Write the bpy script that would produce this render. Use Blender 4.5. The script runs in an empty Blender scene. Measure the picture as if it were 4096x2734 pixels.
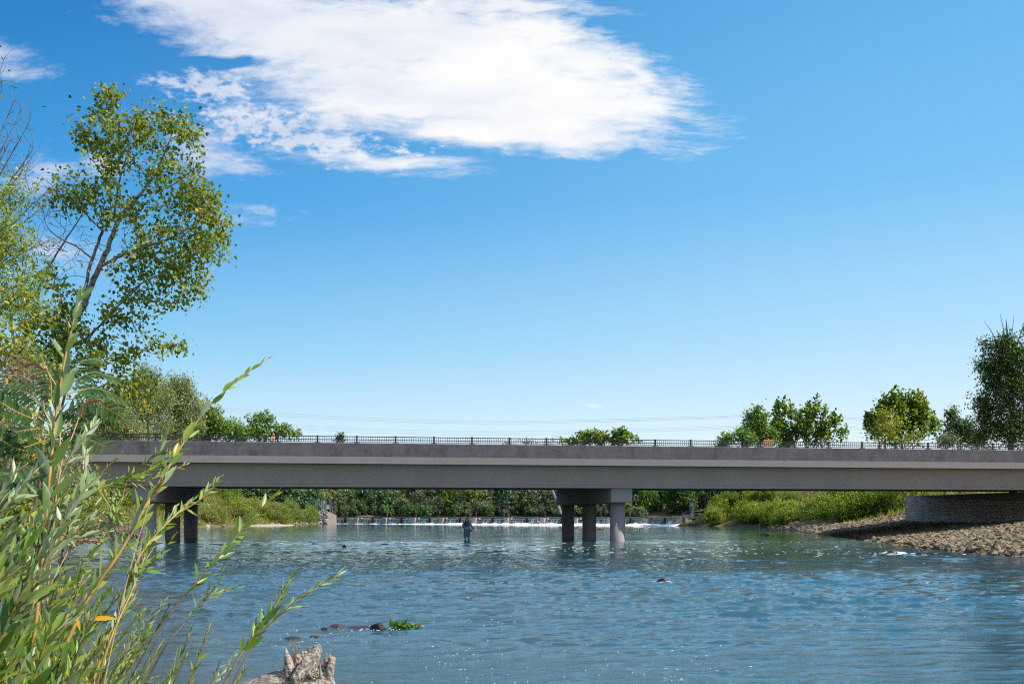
import bpy, math, random
import numpy as np
from mathutils import Vector, Matrix

# ------------------------------------------------------------------ camera, sky, sun, exposure
SC = bpy.context.scene
COL = SC.collection
FPX, HOR, EYE = 996.0, 515.0, 1.5          # focal length in pixels, horizon row, eye height above the water
def R(a): return math.radians(a)
def at(px, py, Y):
    return Vector(((px - 512.0) / FPX * Y, Y, EYE + (HOR - py) / FPX * Y))

cam_d = bpy.data.cameras.new('camera')
cam = bpy.data.objects.new('camera', cam_d); COL.objects.link(cam)
cam_d.sensor_width = 36.0; cam_d.lens = FPX * 36.0 / 1024.0
cam_d.shift_y = (HOR - 341.5) / 1024.0
cam_d.clip_start = 0.05; cam_d.clip_end = 20000
cam.location = (0, 0, EYE); cam.rotation_euler = (R(90), 0, 0)
SC.camera = cam

EXPO = 0.5
SUN_EL, SUN_AZ = 46.0, 100.0                # azimuth measured clockwise from +Y (looking along the camera)
sv = Vector((math.sin(R(SUN_AZ)) * math.cos(R(SUN_EL)), math.cos(R(SUN_AZ)) * math.cos(R(SUN_EL)), math.sin(R(SUN_EL))))
sun_d = bpy.data.lights.new('sun', 'SUN'); sun_d.energy = 4.8; sun_d.angle = R(0.5); sun_d.color = (1.0, 0.94, 0.84)
sun = bpy.data.objects.new('sun', sun_d); COL.objects.link(sun)
sun.rotation_euler = sv.to_track_quat('Z', 'Y').to_euler()
sun.location = sv * 100

SC.view_settings.view_transform = 'Standard'; SC.view_settings.look = 'None'
SC.view_settings.gamma = 1.0; SC.view_settings.exposure = EXPO
SC.cycles.max_bounces = 8; SC.cycles.transparent_max_bounces = 8
SC.cycles.use_denoising = False
SC.cycles.filter_width = 1.15
SC.cycles.sample_clamp_indirect = 6.0

class NT:
    """small helper for wiring shader nodes"""
    def __init__(s, tree): s.t = tree; s.n = tree.nodes; s.l = tree.links
    def new(s, typ, **kw):
        n = s.n.new(typ)
        for k, v in kw.items(): setattr(n, k, v)
        return n
    def put(s, sock, v):
        if v is None: return
        if hasattr(v, 'is_linked'): s.l.new(v, sock)
        else: sock.default_value = v
    def math(s, op, a, b=None, c=None, clamp=False):
        n = s.new('ShaderNodeMath', operation=op, use_clamp=clamp)
        s.put(n.inputs[0], a); s.put(n.inputs[1], b); s.put(n.inputs[2], c)
        return n.outputs[0]
    def mix(s, f, a, b, mode='MIX'):
        n = s.new('ShaderNodeMix', data_type='RGBA', blend_type=mode)
        s.put(n.inputs[0], f)
        for sock, v in ((n.inputs[6], a), (n.inputs[7], b)):
            if isinstance(v, (tuple, list)) and len(v) == 3: v = (*v, 1)
            s.put(sock, v)
        return n.outputs[2]
    def noise(s, vec, scale, detail=4, rough=0.55, dist=0.0, lac=2.0):
        n = s.new('ShaderNodeTexNoise')
        s.put(n.inputs['Vector'], vec); n.inputs['Scale'].default_value = scale
        n.inputs['Detail'].default_value = detail; n.inputs['Roughness'].default_value = rough
        n.inputs['Distortion'].default_value = dist; n.inputs['Lacunarity'].default_value = lac
        return n.outputs['Fac']
    def mapping(s, vec, loc=(0,0,0), rot=(0,0,0), scale=(1,1,1), typ='POINT'):
        n = s.new('ShaderNodeMapping', vector_type=typ)
        s.put(n.inputs['Vector'], vec); n.inputs['Location'].default_value = loc
        n.inputs['Rotation'].default_value = rot; n.inputs['Scale'].default_value = scale
        return n.outputs[0]
    def smooth(s, v, a, b):
        n = s.new('ShaderNodeMapRange', interpolation_type='SMOOTHSTEP')
        s.put(n.inputs[0], v); n.inputs[1].default_value = a; n.inputs[2].default_value = b
        return n.outputs[0]
    def lin(s, v, a, b, c=0.0, d=1.0):
        n = s.new('ShaderNodeMapRange')
        s.put(n.inputs[0], v)
        for i, q in enumerate((a, b, c, d)): n.inputs[1 + i].default_value = q
        return n.outputs[0]
    def ramp(s, v, stops, interp='LINEAR'):
        n = s.new('ShaderNodeValToRGB'); n.color_ramp.interpolation = interp
        e = n.color_ramp.elements
        while len(e) < len(stops): e.new(0.5)
        for i, (p, c) in enumerate(stops): e[i].position = p; e[i].color = (*c, 1) if len(c) == 3 else c
        s.put(n.inputs[0], v); return n.outputs[0]

# ---- sky: physical sky, graded, with one big streaked cloud bank and a few small clouds
world = bpy.data.worlds.new('World'); SC.world = world; world.use_nodes = True
world.node_tree.nodes.clear()
w = NT(world.node_tree)
sky = w.new('ShaderNodeTexSky', sky_type='NISHITA', sun_disc=False, sun_elevation=R(SUN_EL), sun_rotation=R(SUN_AZ))
sky.air_density = 1.0; sky.dust_density = 0.6; sky.ozone_density = 2.0; sky.altitude = 800
tc = w.new('ShaderNodeTexCoord')
sep = w.new('ShaderNodeSeparateXYZ'); w.l.new(tc.outputs['Generated'], sep.inputs[0])
dx, dy, dz = sep.outputs
yy = w.math('MAXIMUM', dy, 0.05)
U = w.math('DIVIDE', dx, yy); V = w.math('DIVIDE', dz, yy)
cmb = w.new('ShaderNodeCombineXYZ'); w.l.new(U, cmb.inputs[0]); w.l.new(V, cmb.inputs[1])
UV = cmb.outputs[0]
wn = w.new('ShaderNodeTexNoise'); w.put(wn.inputs['Vector'], UV); wn.inputs['Scale'].default_value = 7.0; wn.inputs['Detail'].default_value = 3
wsub = w.new('ShaderNodeVectorMath', operation='SUBTRACT'); w.l.new(wn.outputs['Color'], wsub.inputs[0]); wsub.inputs[1].default_value = (.5, .5, .5)
wmul = w.new('ShaderNodeVectorMath', operation='MULTIPLY'); w.l.new(wsub.outputs[0], wmul.inputs[0]); wmul.inputs[1].default_value = (.08, .025, 0)
wadd = w.new('ShaderNodeVectorMath', operation='ADD'); w.l.new(UV, wadd.inputs[0]); w.l.new(wmul.outputs[0], wadd.inputs[1])
UVW = wadd.outputs[0]
def ell(cx, cy, a, b, rot=0.0, gain=1.0):
    m = w.mapping(UVW, ((cx - 512) / FPX, (HOR - cy) / FPX, 0), (0, 0, R(-rot)), (a / FPX, b / FPX, 1), 'TEXTURE')
    ln = w.new('ShaderNodeVectorMath', operation='LENGTH'); w.l.new(m, ln.inputs[0])
    return w.math('MULTIPLY', w.math('SUBTRACT', 1.0, ln.outputs['Value']), gain)
def union(lst):
    o = lst[0]
    for e in lst[1:]: o = w.math('SMOOTH_MAX', o, e, 0.25)
    return o
body = union([ell(340, 36, 220, 54, 5), ell(430, 90, 240, 46, 0), ell(535, 98, 126, 56, 8), ell(245, 10, 170, 38, 8), ell(505, 130, 150, 24, 2), ell(460, 42, 170, 50, 8)])
wisp = union([ell(628, 96, 112, 56, 16), ell(520, 5, 105, 15, 5), ell(385, 160, 115, 15, 7), ell(575, 60, 115, 32, 22), ell(640, 75, 80, 20, 30)])
puff = union([ell(265, 124, 135, 34, 8), ell(210, 84, 74, 24, 4), ell(330, 142, 130, 24, 8)])
thin = union([ell(12, 76, 46, 20, 4), ell(48, 170, 66, 30, -4), ell(248, 213, 60, 20, -6), ell(4, 55, 56, 20, 12), ell(205, 152, 90, 36, 6), ell(110, 160, 60, 20, 0), ell(60, 250, 90, 30, 4)])
tiny = ell(592, 406, 12, 3, 14)
notch = ell(212, 59, 74, 8, -3)
st = w.noise(w.mapping(UVW, rot=(0, 0, R(7)), scale=(8, 40, 1)), 1.0, 10, 0.66)
fib = w.noise(w.mapping(UVW, rot=(0, 0, R(24)), scale=(12, 70, 1)), 1.0, 8, 0.68)
pf = w.noise(w.mapping(UVW, rot=(0, 0, R(6)), scale=(44, 76, 1)), 1.0, 6, 0.6)
med = w.noise(w.mapping(UVW, rot=(0, 0, R(5)), scale=(14, 34, 1)), 1.0, 8, 0.66)
pf2 = w.noise(w.mapping(UVW, rot=(0, 0, R(6)), scale=(75, 125, 1)), 1.0, 5, 0.55)
def n0(v, k): return w.math('MULTIPLY', w.math('SUBTRACT', v, 0.5), k)
def addall(*v):
    o = v[0]
    for e in v[1:]: o = w.math('ADD', o, e)
    return o
edge_l = w.smooth(U, -.30, .02)          # the bank thins out and breaks up towards its left end
aB = w.smooth(w.math('SUBTRACT', addall(body, n0(st, 1.1), n0(pf, 0.45), n0(med, 0.9), w.math('MULTIPLY', edge_l, .06)), w.math('MULTIPLY', w.math('MAXIMUM', notch, 0.0), 1.0)), 0.0, 0.62)
aB = w.math('POWER', aB, 0.8)
aW = w.math('MULTIPLY', w.smooth(addall(wisp, n0(fib, 2.4), n0(med, .7)), 0.0, 1.0), 0.92)
aP = w.math('MULTIPLY', w.smooth(addall(puff, n0(pf, 2.0), n0(pf2, 1.9), n0(med, 1.4)), 0.24, 0.92), 0.85)
aT = w.math('MULTIPLY', w.smooth(addall(thin, n0(med, 3.0), n0(st, 1.4)), 0.18, 1.25), 0.78)
aY = w.math('MULTIPLY', w.smooth(tiny, 0.0, 1.0), 0.5)
inv = lambda v: w.math('SUBTRACT', 1.0, v)
A = inv(w.math('MULTIPLY', w.math('MULTIPLY', inv(aB), inv(aW)), w.math('MULTIPLY', inv(aP), w.math('MULTIPLY', inv(aT), inv(aY)))))
A = w.math('MULTIPLY', A, w.smooth(dy, 0.06, 0.2))
# added unseen cloud overhead and behind the view, brightening and neutralising the blue shade
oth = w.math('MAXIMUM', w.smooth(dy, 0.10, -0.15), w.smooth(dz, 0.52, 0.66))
added_cloud = w.math('MULTIPLY', w.smooth(w.noise(w.mapping(tc.outputs['Generated'], scale=(2.2, 2.2, 4.0)), 1.0, 6, 0.6), 0.40, 0.62), 0.85)
A = w.math('MAXIMUM', A, w.math('MULTIPLY', added_cloud, oth))
SKY_S = 0.15
# grade the clear sky: deep cyan-blue away from the sun, paler towards it and towards the horizon
hs = w.new('ShaderNodeHueSaturation'); hs.inputs['Saturation'].default_value = 1.2; hs.inputs['Value'].default_value = 1.0
w.l.new(sky.outputs[0], hs.inputs['Color'])
def sc3(c): return tuple(x / SKY_S / 2 ** EXPO for x in c)
far_ = w.ramp(dz, [(.0, sc3((.76, .90, .97))), (.07, sc3((.64, .84, .96))), (.16, sc3((.26, .62, .90))), (.28, sc3((.045, .35, .77))), (.46, sc3((.0, .155, .50))), (.8, sc3((.0, .10, .36)))])
near_ = w.ramp(dz, [(.0, sc3((.86, .94, .98))), (.07, sc3((.78, .91, .98))), (.17, sc3((.46, .76, .97))), (.30, sc3((.21, .57, .92))), (.46, sc3((.13, .48, .86))), (.8, sc3((.05, .27, .62)))])
sd = w.new('ShaderNodeVectorMath', operation='DOT_PRODUCT'); w.l.new(tc.outputs['Generated'], sd.inputs[0]); sd.inputs[1].default_value = (math.sin(R(74)), math.cos(R(74)), 0)
grad = w.mix(w.smooth(sd.outputs['Value'], -.30, .72), far_, near_)
clear = w.mix(0.88, hs.outputs[0], grad)
shade = w.noise(w.mapping(UVW, rot=(0, 0, R(8)), scale=(6, 22, 1)), 1.0, 5, 0.55)
ccol = w.ramp(w.math('ADD', w.lin(U, -0.35, 0.05, -0.15, 0.25), shade), [(0.30, sc3((.66, .73, .88))), (0.52, sc3((.83, .87, .95))), (0.78, sc3((.99, .99, .99)))])
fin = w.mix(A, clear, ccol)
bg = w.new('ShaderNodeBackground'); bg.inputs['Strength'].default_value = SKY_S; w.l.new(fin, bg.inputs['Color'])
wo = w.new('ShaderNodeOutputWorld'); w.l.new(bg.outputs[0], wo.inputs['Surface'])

# ------------------------------------------------------------------ builders
RNG = np.random.default_rng(11)
def tag(o, label=None, cat=None, group=None, kind=None):
    if label: o['label'] = label
    if cat: o['category'] = cat
    if group: o['group'] = group
    if kind: o['kind'] = kind
    return o
def thing(name, label, cat, loc=(0, 0, 0), group=None, rotz=0.0):
    o = bpy.data.objects.new(name, None); COL.objects.link(o)
    o.empty_display_size = 0.2; o.location = loc; o.rotation_euler = (0, 0, rotz)
    return tag(o, label, cat, group)
def link(name, me, parent=None, mat=None):
    o = bpy.data.objects.new(name, me); COL.objects.link(o)
    if mat: me.materials.clear(); me.materials.append(mat)
    if parent: o.parent = parent
    return o
def mesh(name, V, F, mat=None, parent=None, smooth=False):
    """V (n,3); F a list of integer arrays (m,k), k corners each"""
    V = np.asarray(V, dtype=np.float32)
    if not isinstance(F, (list, tuple)): F = [F]
    F = [np.asarray(f, dtype=np.int32) for f in F if len(f)]
    me = bpy.data.meshes.new(name)
    me.vertices.add(len(V)); me.vertices.foreach_set('co', V.ravel())
    nl = sum(f.size for f in F); nf = sum(len(f) for f in F)
    me.loops.add(nl); me.loops.foreach_set('vertex_index', np.concatenate([f.ravel() for f in F]))
    me.polygons.add(nf)
    tot = np.concatenate([np.full(len(f), f.shape[1], dtype=np.int32) for f in F])
    st_ = np.concatenate([[0], np.cumsum(tot)[:-1]]).astype(np.int32)
    me.polygons.foreach_set('loop_start', st_); me.polygons.foreach_set('loop_total', tot)
    me.polygons.foreach_set('use_smooth', np.full(nf, bool(smooth), dtype=bool))
    me.update(calc_edges=True); me.validate()
    return link(name, me, parent, mat)
class MB:
    """collects shapes into one mesh"""
    def __init__(s): s.V = []; s.F = {}; s.n = 0
    def add(s, V, F):
        V = np.asarray(V, float).reshape(-1, 3)
        for f in (F if isinstance(F, (list, tuple)) else [F]):
            f = np.asarray(f, int)
            if len(f): s.F.setdefault(f.shape[1], []).append(f + s.n)
        s.V.append(V); s.n += len(V); return s
    def box(s, x0, x1, y0, y1, z0, z1, M=None):
        V = np.array([(x, y, z) for z in (z0, z1) for y in (y0, y1) for x in (x0, x1)], float)
        if M is not None: V = np.array([M @ Vector(v) for v in V])
        return s.add(V, np.array([(0, 2, 3, 1), (4, 5, 7, 6), (0, 1, 5, 4), (1, 3, 7, 5), (3, 2, 6, 7), (2, 0, 4, 6)]))
    def tube(s, pts, rad, sides=6, caps=True):
        V, F, C = tube(pts, rad, sides)
        s.add(V, F)
        if caps:
            s.F.setdefault(sides, []).append(np.array([C[0][::-1], C[1]]) + s.n - len(V))
        return s
    def prism(s, poly, a, b, M):
        """poly: (k,2) outline in the (y,z) plane, swept along x from a to b"""
        k = len(poly)
        V = [(a, p[0], p[1]) for p in poly] + [(b, p[0], p[1]) for p in poly]
        V = np.array([M @ Vector(v) for v in V])
        i = np.arange(k); j = (i + 1) % k
        s.add(V, np.stack([i, j, j + k, i + k], 1))
        s.F.setdefault(k, []).append(np.array([i[::-1], i + k]) + s.n - 2 * k)
        return s
    def build(s, name, mat=None, parent=None, smooth=False):
        return mesh(name, np.concatenate(s.V), [np.concatenate(f) for f in s.F.values()], mat, parent, smooth)
def tube(pts, rad, sides=6):
    P = np.asarray(pts, float); n = len(P)
    r = np.interp(np.linspace(0, 1, n), np.linspace(0, 1, len(np.atleast_1d(rad))), np.atleast_1d(rad)) if np.ndim(rad) else np.full(n, rad)
    T = np.gradient(P, axis=0); T /= np.linalg.norm(T, axis=1, keepdims=True) + 1e-9
    ref = np.array([0.31, 0.17, 0.93]) if abs(T[0] @ np.array([0.31, 0.17, 0.93])) < 0.9 else np.array([1., 0, 0])
    A = np.cross(T, ref); A /= np.linalg.norm(A, axis=1, keepdims=True) + 1e-9
    B = np.cross(T, A)
    a = np.arange(sides) * 2 * np.pi / sides
    V = P[:, None] + r[:, None, None] * (np.cos(a)[None, :, None] * A[:, None] + np.sin(a)[None, :, None] * B[:, None])
    i = np.arange(n - 1)[:, None] * sides; k = np.arange(sides)[None]; k2 = (k + 1) % sides
    F = np.stack([i + k, i + k2, i + sides + k2, i + sides + k], -1).reshape(-1, 4)
    return V.reshape(-1, 3), F, (np.arange(sides), np.arange(sides) + (n - 1) * sides)
def spline(P, n):
    P = np.asarray(P, float); m = len(P)
    if m < 3: return np.stack([np.interp(np.linspace(0, 1, n), np.linspace(0, 1, m), P[:, i]) for i in range(P.shape[1])], 1)
    Q = np.vstack([2 * P[0] - P[1], P, 2 * P[-1] - P[-2]])
    t = np.linspace(0, m - 1 - 1e-6, n); i = t.astype(int); f = (t - i)[:, None]
    p0, p1, p2, p3 = Q[i], Q[i + 1], Q[i + 2], Q[i + 3]
    return 0.5 * (2 * p1 + (p2 - p0) * f + (2 * p0 - 5 * p1 + 4 * p2 - p3) * f ** 2 + (3 * p1 - p0 - 3 * p2 + p3) * f ** 3)
def unit(a): return a / (np.linalg.norm(a, axis=-1, keepdims=True) + 1e-9)

# smooth value noise for geometry
_TAB = np.random.default_rng(5).random((64, 64, 64)).astype(np.float32)
def vnoise(p):
    p = np.asarray(p, float); i = np.floor(p).astype(int); f = p - i; f = f * f * (3 - 2 * f)
    o = 0
    for a in (0, 1):
        for b in (0, 1):
            for c in (0, 1):
                wgt = (f[..., 0] if a else 1 - f[..., 0]) * (f[..., 1] if b else 1 - f[..., 1]) * (f[..., 2] if c else 1 - f[..., 2])
                o = o + wgt * _TAB[(i[..., 0] + a) % 64, (i[..., 1] + b) % 64, (i[..., 2] + c) % 64]
    return o
def fbm(p, oct=4):
    o = 0; a = 0.5; p = np.asarray(p, float)
    for k in range(oct): o = o + a * (vnoise(p * 2 ** k + 7.3 * k) - 0.5); a *= 0.5
    return o

# leaf templates: (along, side, up)
def tmpl_kite(): return np.array([(0, 0, 0), (.38, .5, .04), (1, 0, -.06), (.38, -.5, .04)]), np.array([(0, 3, 2, 1)])
def tmpl_delta():
    return np.array([(0, 0, 0), (.12, .48, .05), (.5, .36, .05), (1, 0, -.1), (.5, -.36, .05), (.12, -.48, .05), (.5, 0, -.02)]), \
        [np.array([(0, 6, 2, 1), (0, 5, 4, 6)]), np.array([(6, 3, 2), (6, 4, 3)])]
def tmpl_lance(fold=.22, curl=-.14):
    s = [(0, .05), (.16, .55), (.4, 1.0), (.66, .82), (.86, .42), (1, .02)]
    V = []; F = []
    for k, (t, wd) in enumerate(s):
        z = curl * t * t
        V += [(t, -.5 * wd, z + fold * wd * .5), (t, 0, z), (t, .5 * wd, z + fold * wd * .5)]
        if k: b = 3 * k; F += [(b, b + 1, b - 2, b - 3), (b + 1, b + 2, b - 1, b - 2)]
    return np.array(V), np.array(F)
def leaves(pos, d, up, L, W, T):
    """one leaf per row: position, direction, up hint, length, width"""
    TV, TF = T; TF = TF if isinstance(TF, list) else [TF]
    d = unit(d); s = unit(np.cross(up, d)); u = np.cross(d, s)
    L = np.asarray(L)[:, None, None]; W = np.asarray(W)[:, None, None]
    V = pos[:, None] + L * TV[None, :, 0:1] * d[:, None] + W * TV[None, :, 1:2] * s[:, None] + (L * .35 + W * .65) * TV[None, :, 2:3] * u[:, None]
    n, k = len(pos), len(TV)
    F = [(np.arange(n)[:, None, None] * k + f[None]).reshape(-1, f.shape[1]) for f in TF]
    return V.reshape(-1, 3), F
def rdir(rng, n):
    v = rng.normal(size=(n, 3)); return unit(v)

# ------------------------------------------------------------------ materials
def material(name):
    m = bpy.data.materials.new(name); m.use_nodes = True; m.node_tree.nodes.clear()
    t = NT(m.node_tree); out = t.new('ShaderNodeOutputMaterial')
    return m, t, out
def principled(t, out, color, rough=0.6, bump=None, bstr=0.3, bdist=0.02, spec=0.5, metal=0.0):
    p = t.new('ShaderNodeBsdfPrincipled')
    if isinstance(color, (tuple, list)) and len(color) == 3: color = (*color, 1)
    t.put(p.inputs['Base Color'], color); t.put(p.inputs['Roughness'], rough)
    p.inputs['Specular IOR Level'].default_value = spec; p.inputs['Metallic'].default_value = metal
    if bump is not None:
        b = t.new('ShaderNodeBump'); t.put(b.inputs['Height'], bump)
        b.inputs['Strength'].default_value = bstr; b.inputs['Distance'].default_value = bdist
        t.l.new(b.outputs[0], p.inputs['Normal'])
    if out: t.l.new(p.outputs[0], out.inputs['Surface'])
    return p
def pos_node(t):
    return t.new('ShaderNodeNewGeometry').outputs['Position']
def obj_node(t):
    return t.new('ShaderNodeTexCoord').outputs['Object']
def leaf_mat(name, stops, trans=0.35, back=None, rough=0.45, spec=0.4, tcol=(1.0, 1.15, 0.45)):
    m, t, out = material(name)
    g = t.new('ShaderNodeNewGeometry')
    c = t.ramp(g.outputs['Random Per Island'], stops)
    big = t.noise(pos_node(t), 0.9, 2)
    c = t.mix(1.0, c, t.ramp(big, [(0.3, (.78, .84, .8)), (0.7, (1.18, 1.12, 1.0))]), 'MULTIPLY')
    cf = c
    if back: cf = t.mix(g.outputs['Backfacing'], c, t.mix(0.75, c, back))
    p = principled(t, None, cf, rough, spec=spec)
    tr = t.new('ShaderNodeBsdfTranslucent'); t.l.new(t.mix(1.0, c, (*[x * 1.5 for x in tcol], 1), 'MULTIPLY'), tr.inputs['Color'])
    mx = t.new('ShaderNodeMixShader'); mx.inputs[0].default_value = trans
    t.l.new(p.outputs[0], mx.inputs[1]); t.l.new(tr.outputs[0], mx.inputs[2]); t.l.new(mx.outputs[0], out.inputs['Surface'])
    return m
def plain_mat(name, color, rough=0.6, var=0.25, scale=4.0, bstr=0.2, bdist=0.02, metal=0.0, spec=0.5, detail=5, coords='pos'):
    m, t, out = material(name)
    P = pos_node(t) if coords == 'pos' else obj_node(t)
    n = t.noise(P, scale, detail, 0.6)
    lo = tuple(c * (1 - var) for c in color); hi = tuple(min(1, c * (1 + var)) for c in color)
    principled(t, out, t.ramp(n, [(0.3, lo), (0.7, hi)]), rough, t.noise(P, scale * 4, 4), bstr, bdist, spec, metal)
    return m

# ------------------------------------------------------------------ terrain and water
LSH = np.array([(-40, 3.0), (0, .3), (3, -1.3), (6, -2.9), (9, -4.6), (16, -9.0), (26, -14.5), (40, -21.5), (55, -27), (70, -32), (100, -41), (118, -44), (135, -40), (150, -37), (183, -35), (200, -38), (245, -58), (400, -80), (3000, -80)])
RSH = np.array([(-40, 21), (20, 19.2), (36, 18.6), (46.7, 19.3), (57.5, 21.2), (75, 24.3), (90, 27), (130, 34), (140, 29.6), (148, 26.5), (156, 27), (200, 38), (245, 50), (400, 70), (3000, 70)])
def xl(y): return np.interp(y, LSH[:, 0], LSH[:, 1])
def xr(y): return np.interp(y, RSH[:, 0], RSH[:, 1])
WA, WB = np.array([-34.0, 188.0]), np.array([25.5, 150.0])       # weir ends
wdir = (WB - WA) / np.linalg.norm(WB - WA); wnor = np.array([-wdir[1], wdir[0]])
def beyond(x, y): return (x - WA[0]) * wnor[0] + (y - WA[1]) * wnor[1]   # >0 upstream of the weir
POOL = 0.93
def land(x, y):
    x = np.asarray(x, float); y = np.asarray(y, float)
    dl = xl(y) - x; dr = x - xr(y)
    rs = np.interp(y, [0, 36, 60, 70, 80, 90, 100, 130, 150], [.12, .11, .09, .08, .14, .19, .24, .28, .3])
    hl = np.where(dl > 0, np.interp(y, [0, 8, 30, 70, 100, 150], [.12, .14, .25, .3, .34, .3]) * dl, .5 * dl)
    hr = np.where(dr > 0, rs * dr, .4 * dr)
    cap = np.interp(y, [0, 30, 60, 100, 300, 600], [1.2, 2.2, 4.0, 4.6, 5.5, 9])
    hl = np.minimum(hl, cap + .02 * np.maximum(dl, 0)); hr = np.minimum(hr, np.maximum(cap, 2.2) + .03 * np.maximum(dr, 0))
    up = beyond(x, y)
    far = (y - 243 + .12 * x) * .25
    far = np.minimum(far, 5 + .01 * np.maximum(y - 260, 0))
    h = np.maximum(np.maximum(hl, hr), np.where(up > 0, far, -9))
    h = h + np.where((up > -1.5) & (h > -.2), np.clip((up + 1.5) / 3, 0, 1) * 1.05, 0)
    floor_ = np.where(up > 0, POOL - .8, -.75)
    h = np.maximum(h, floor_)
    n = fbm(np.stack([x * .35, y * .35, np.zeros_like(x)], -1), 3) * .35 + fbm(np.stack([x * 1.7, y * 1.7, np.ones_like(x)], -1), 2) * .08
    return h + np.where(h > -.3, n * np.clip(h + .35, .1, 1), n * .2)
def ground_z(x, y): return float(land(np.array([x]), np.array([y]))[0])

def axis(segs):
    o = []
    for a, b, s in segs: o.append(np.arange(a, b, s))
    return np.concatenate(o + [[segs[-1][1]]])
gx = axis([(-4000, -400, 400), (-400, -100, 20), (-100, -45, 3), (-45, 45, .6), (45, 100, 3), (100, 400, 20), (400, 4000, 400)])
gy = axis([(-300, -40, 20), (-40, -2, 2), (-2, 14, .35), (14, 160, .9), (160, 300, 2.0), (300, 600, 20), (600, 8000, 600)])
XX, YY = np.meshgrid(gx, gy)
ZZ = land(XX, YY)
nx, ny = len(gx), len(gy)
ii = (np.arange(ny - 1)[:, None] * nx + np.arange(nx - 1)[None]).ravel()
def n_(t, v, k): return t.math('MULTIPLY', t.math('SUBTRACT', v, 0.5), k)
m_ground, t, out = material('bank_soil')
P = pos_node(t)
c1 = t.ramp(t.noise(P, .35, 6, .65), [(.35, (.10, .075, .04)), (.52, (.17, .135, .07)), (.66, (.10, .12, .035))])
principled(t, out, c1, .95, t.noise(P, 6, 6, .7), .8, .08, .15)
ground = mesh('ground', np.stack([XX.ravel(), YY.ravel(), ZZ.ravel()], 1), np.stack([ii, ii + 1, ii + 1 + nx, ii + nx], 1), m_ground, None, True)
tag(ground, 'bare earth banks and bed of the river', kind='structure')

# --- river surface: directional wave spectrum, rougher in riffles
wr = np.random.default_rng(3)
NW = 110
wl = np.exp(wr.uniform(np.log(.075), np.log(1.3), NW)); th = wr.normal(math.radians(-82), .5, NW)
amp = .0056 * wl ** .76 * wr.uniform(.5, 1.2, NW) ; ph = wr.uniform(0, 6.283, NW)
amp *= np.where(wl > .6, .5, 1.0)
def rough_map(x, y):
    a = fbm(np.stack([x * .13, y * .22, np.zeros_like(x) + 3.3], -1), 3)
    b = fbm(np.stack([x * .5 + y * .1, y * .9, np.zeros_like(x) + 9.1], -1), 2)
    c = fbm(np.stack([x * .06 + y * .02, y * .42, np.zeros_like(x) + 14.7], -1), 3)
    return np.clip(1.0 + 2.6 * a + 1.2 * b + 2.6 * c, .22, 2.6)
def riffle(x, y):
    """standing broken water just this side of the bridge's shadow and behind the rocks"""
    s = np.exp(-((y - 53.5 - .12 * x) / 4.0) ** 2) * np.clip((x + 26) / 6, 0, 1) * np.clip((24 - x) / 6, 0, 1)
    for (rx, ry, k) in WAKES: s = s + k * np.exp(-((y - ry + .18 * (x - rx)) / (.35 + .06 * np.abs(x - rx))) ** 2) * np.where(x > rx, np.exp(-np.maximum(x - rx, 0) / 3.2), np.exp(-(rx - x) / .7))
    return s
WAKES = [(-1.75, 14.3, .8), (3.57, 23.6, .6), (14.1, 37.7, .6), (1.0, 12.0, .35), (-3.0, 10.5, .4)]
def wave(x, y, spacing=None):
    x = np.asarray(x, float); y = np.asarray(y, float)
    wx = x + 1.1 * fbm(np.stack([x * .3, y * .3, np.zeros_like(x)], -1), 2); wy = y + .9 * fbm(np.stack([x * .3, y * .3, np.zeros_like(x) + 20], -1), 2)
    z = np.zeros_like(x)
    for k in range(NW):
        arg = (wx * math.cos(th[k]) + wy * math.sin(th[k])) * 2 * math.pi / wl[k] + ph[k]
        a = amp[k]
        if spacing is not None: a = a * np.clip((wl[k] / np.maximum(spacing, 1e-3) - 2.2) / 2.5, 0, 1)
        s = np.sin(arg); z += a * (s + .5 * (s * s - .5))
    sg = math.sqrt(.5 * float((amp ** 2).sum())); zn = np.minimum(z / sg, 2.6)
    z = sg * .68 * (np.exp(.38 * zn) - 1.07) / .38          # flat troughs, peaked crests
    r = riffle(x, y)
    return z * rough_map(x, y) * (1 + .9 * np.clip(r, 0, 1)) * .8
fy = np.exp(np.linspace(np.log(2.2), np.log(205), 1000)); fu = np.linspace(-1.0, 1.0, 1000)
UU, FY = np.meshgrid(fu, fy); FX = UU * (FY + 3.0)
sp = np.maximum(np.gradient(fy)[:, None] * .75, (fu[1] - fu[0]) * (FY + 3)) * np.ones_like(FX)
FZ = wave(FX, FY, sp) * np.interp(FY, [2, 60, 120, 200], [1, 1, .8, .6])
keep = (beyond(FX, FY) < .6)
n1 = len(fu); idx = np.arange(FX.size).reshape(FX.shape)
q = np.stack([idx[:-1, :-1], idx[:-1, 1:], idx[1:, 1:], idx[1:, :-1]], -1).reshape(-1, 4)
q = q[(keep.ravel()[q]).all(1)]
m_water, t, out = material('river_water')
P = pos_node(t)
rot_ = R(-10)
b1_ = t.noise(t.mapping(P, rot=(0, 0, rot_), scale=(2.2, 13.0, 1)), 1.5, 7, .68); b2_ = t.noise(t.mapping(P, rot=(0, 0, rot_), scale=(.9, 2.8, 1)), .8, 5, .6)
b3_ = t.noise(t.mapping(P, rot=(0, 0, R(14)), scale=(1.5, 5.0, 1)), 1.6, 3, .5, 1.2)
bl = t.math('ADD', t.math('ADD', b1_, t.math('MULTIPLY', b2_, 2.2)), t.math('MULTIPLY', b3_, 1.2))
sx = t.new('ShaderNodeSeparateXYZ'); t.l.new(P, sx.inputs[0])
shal = t.math('ADD', sx.outputs[0], t.math('MULTIPLY', sx.outputs[1], .47))          # shallows over brown gravel along the left bank
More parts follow.
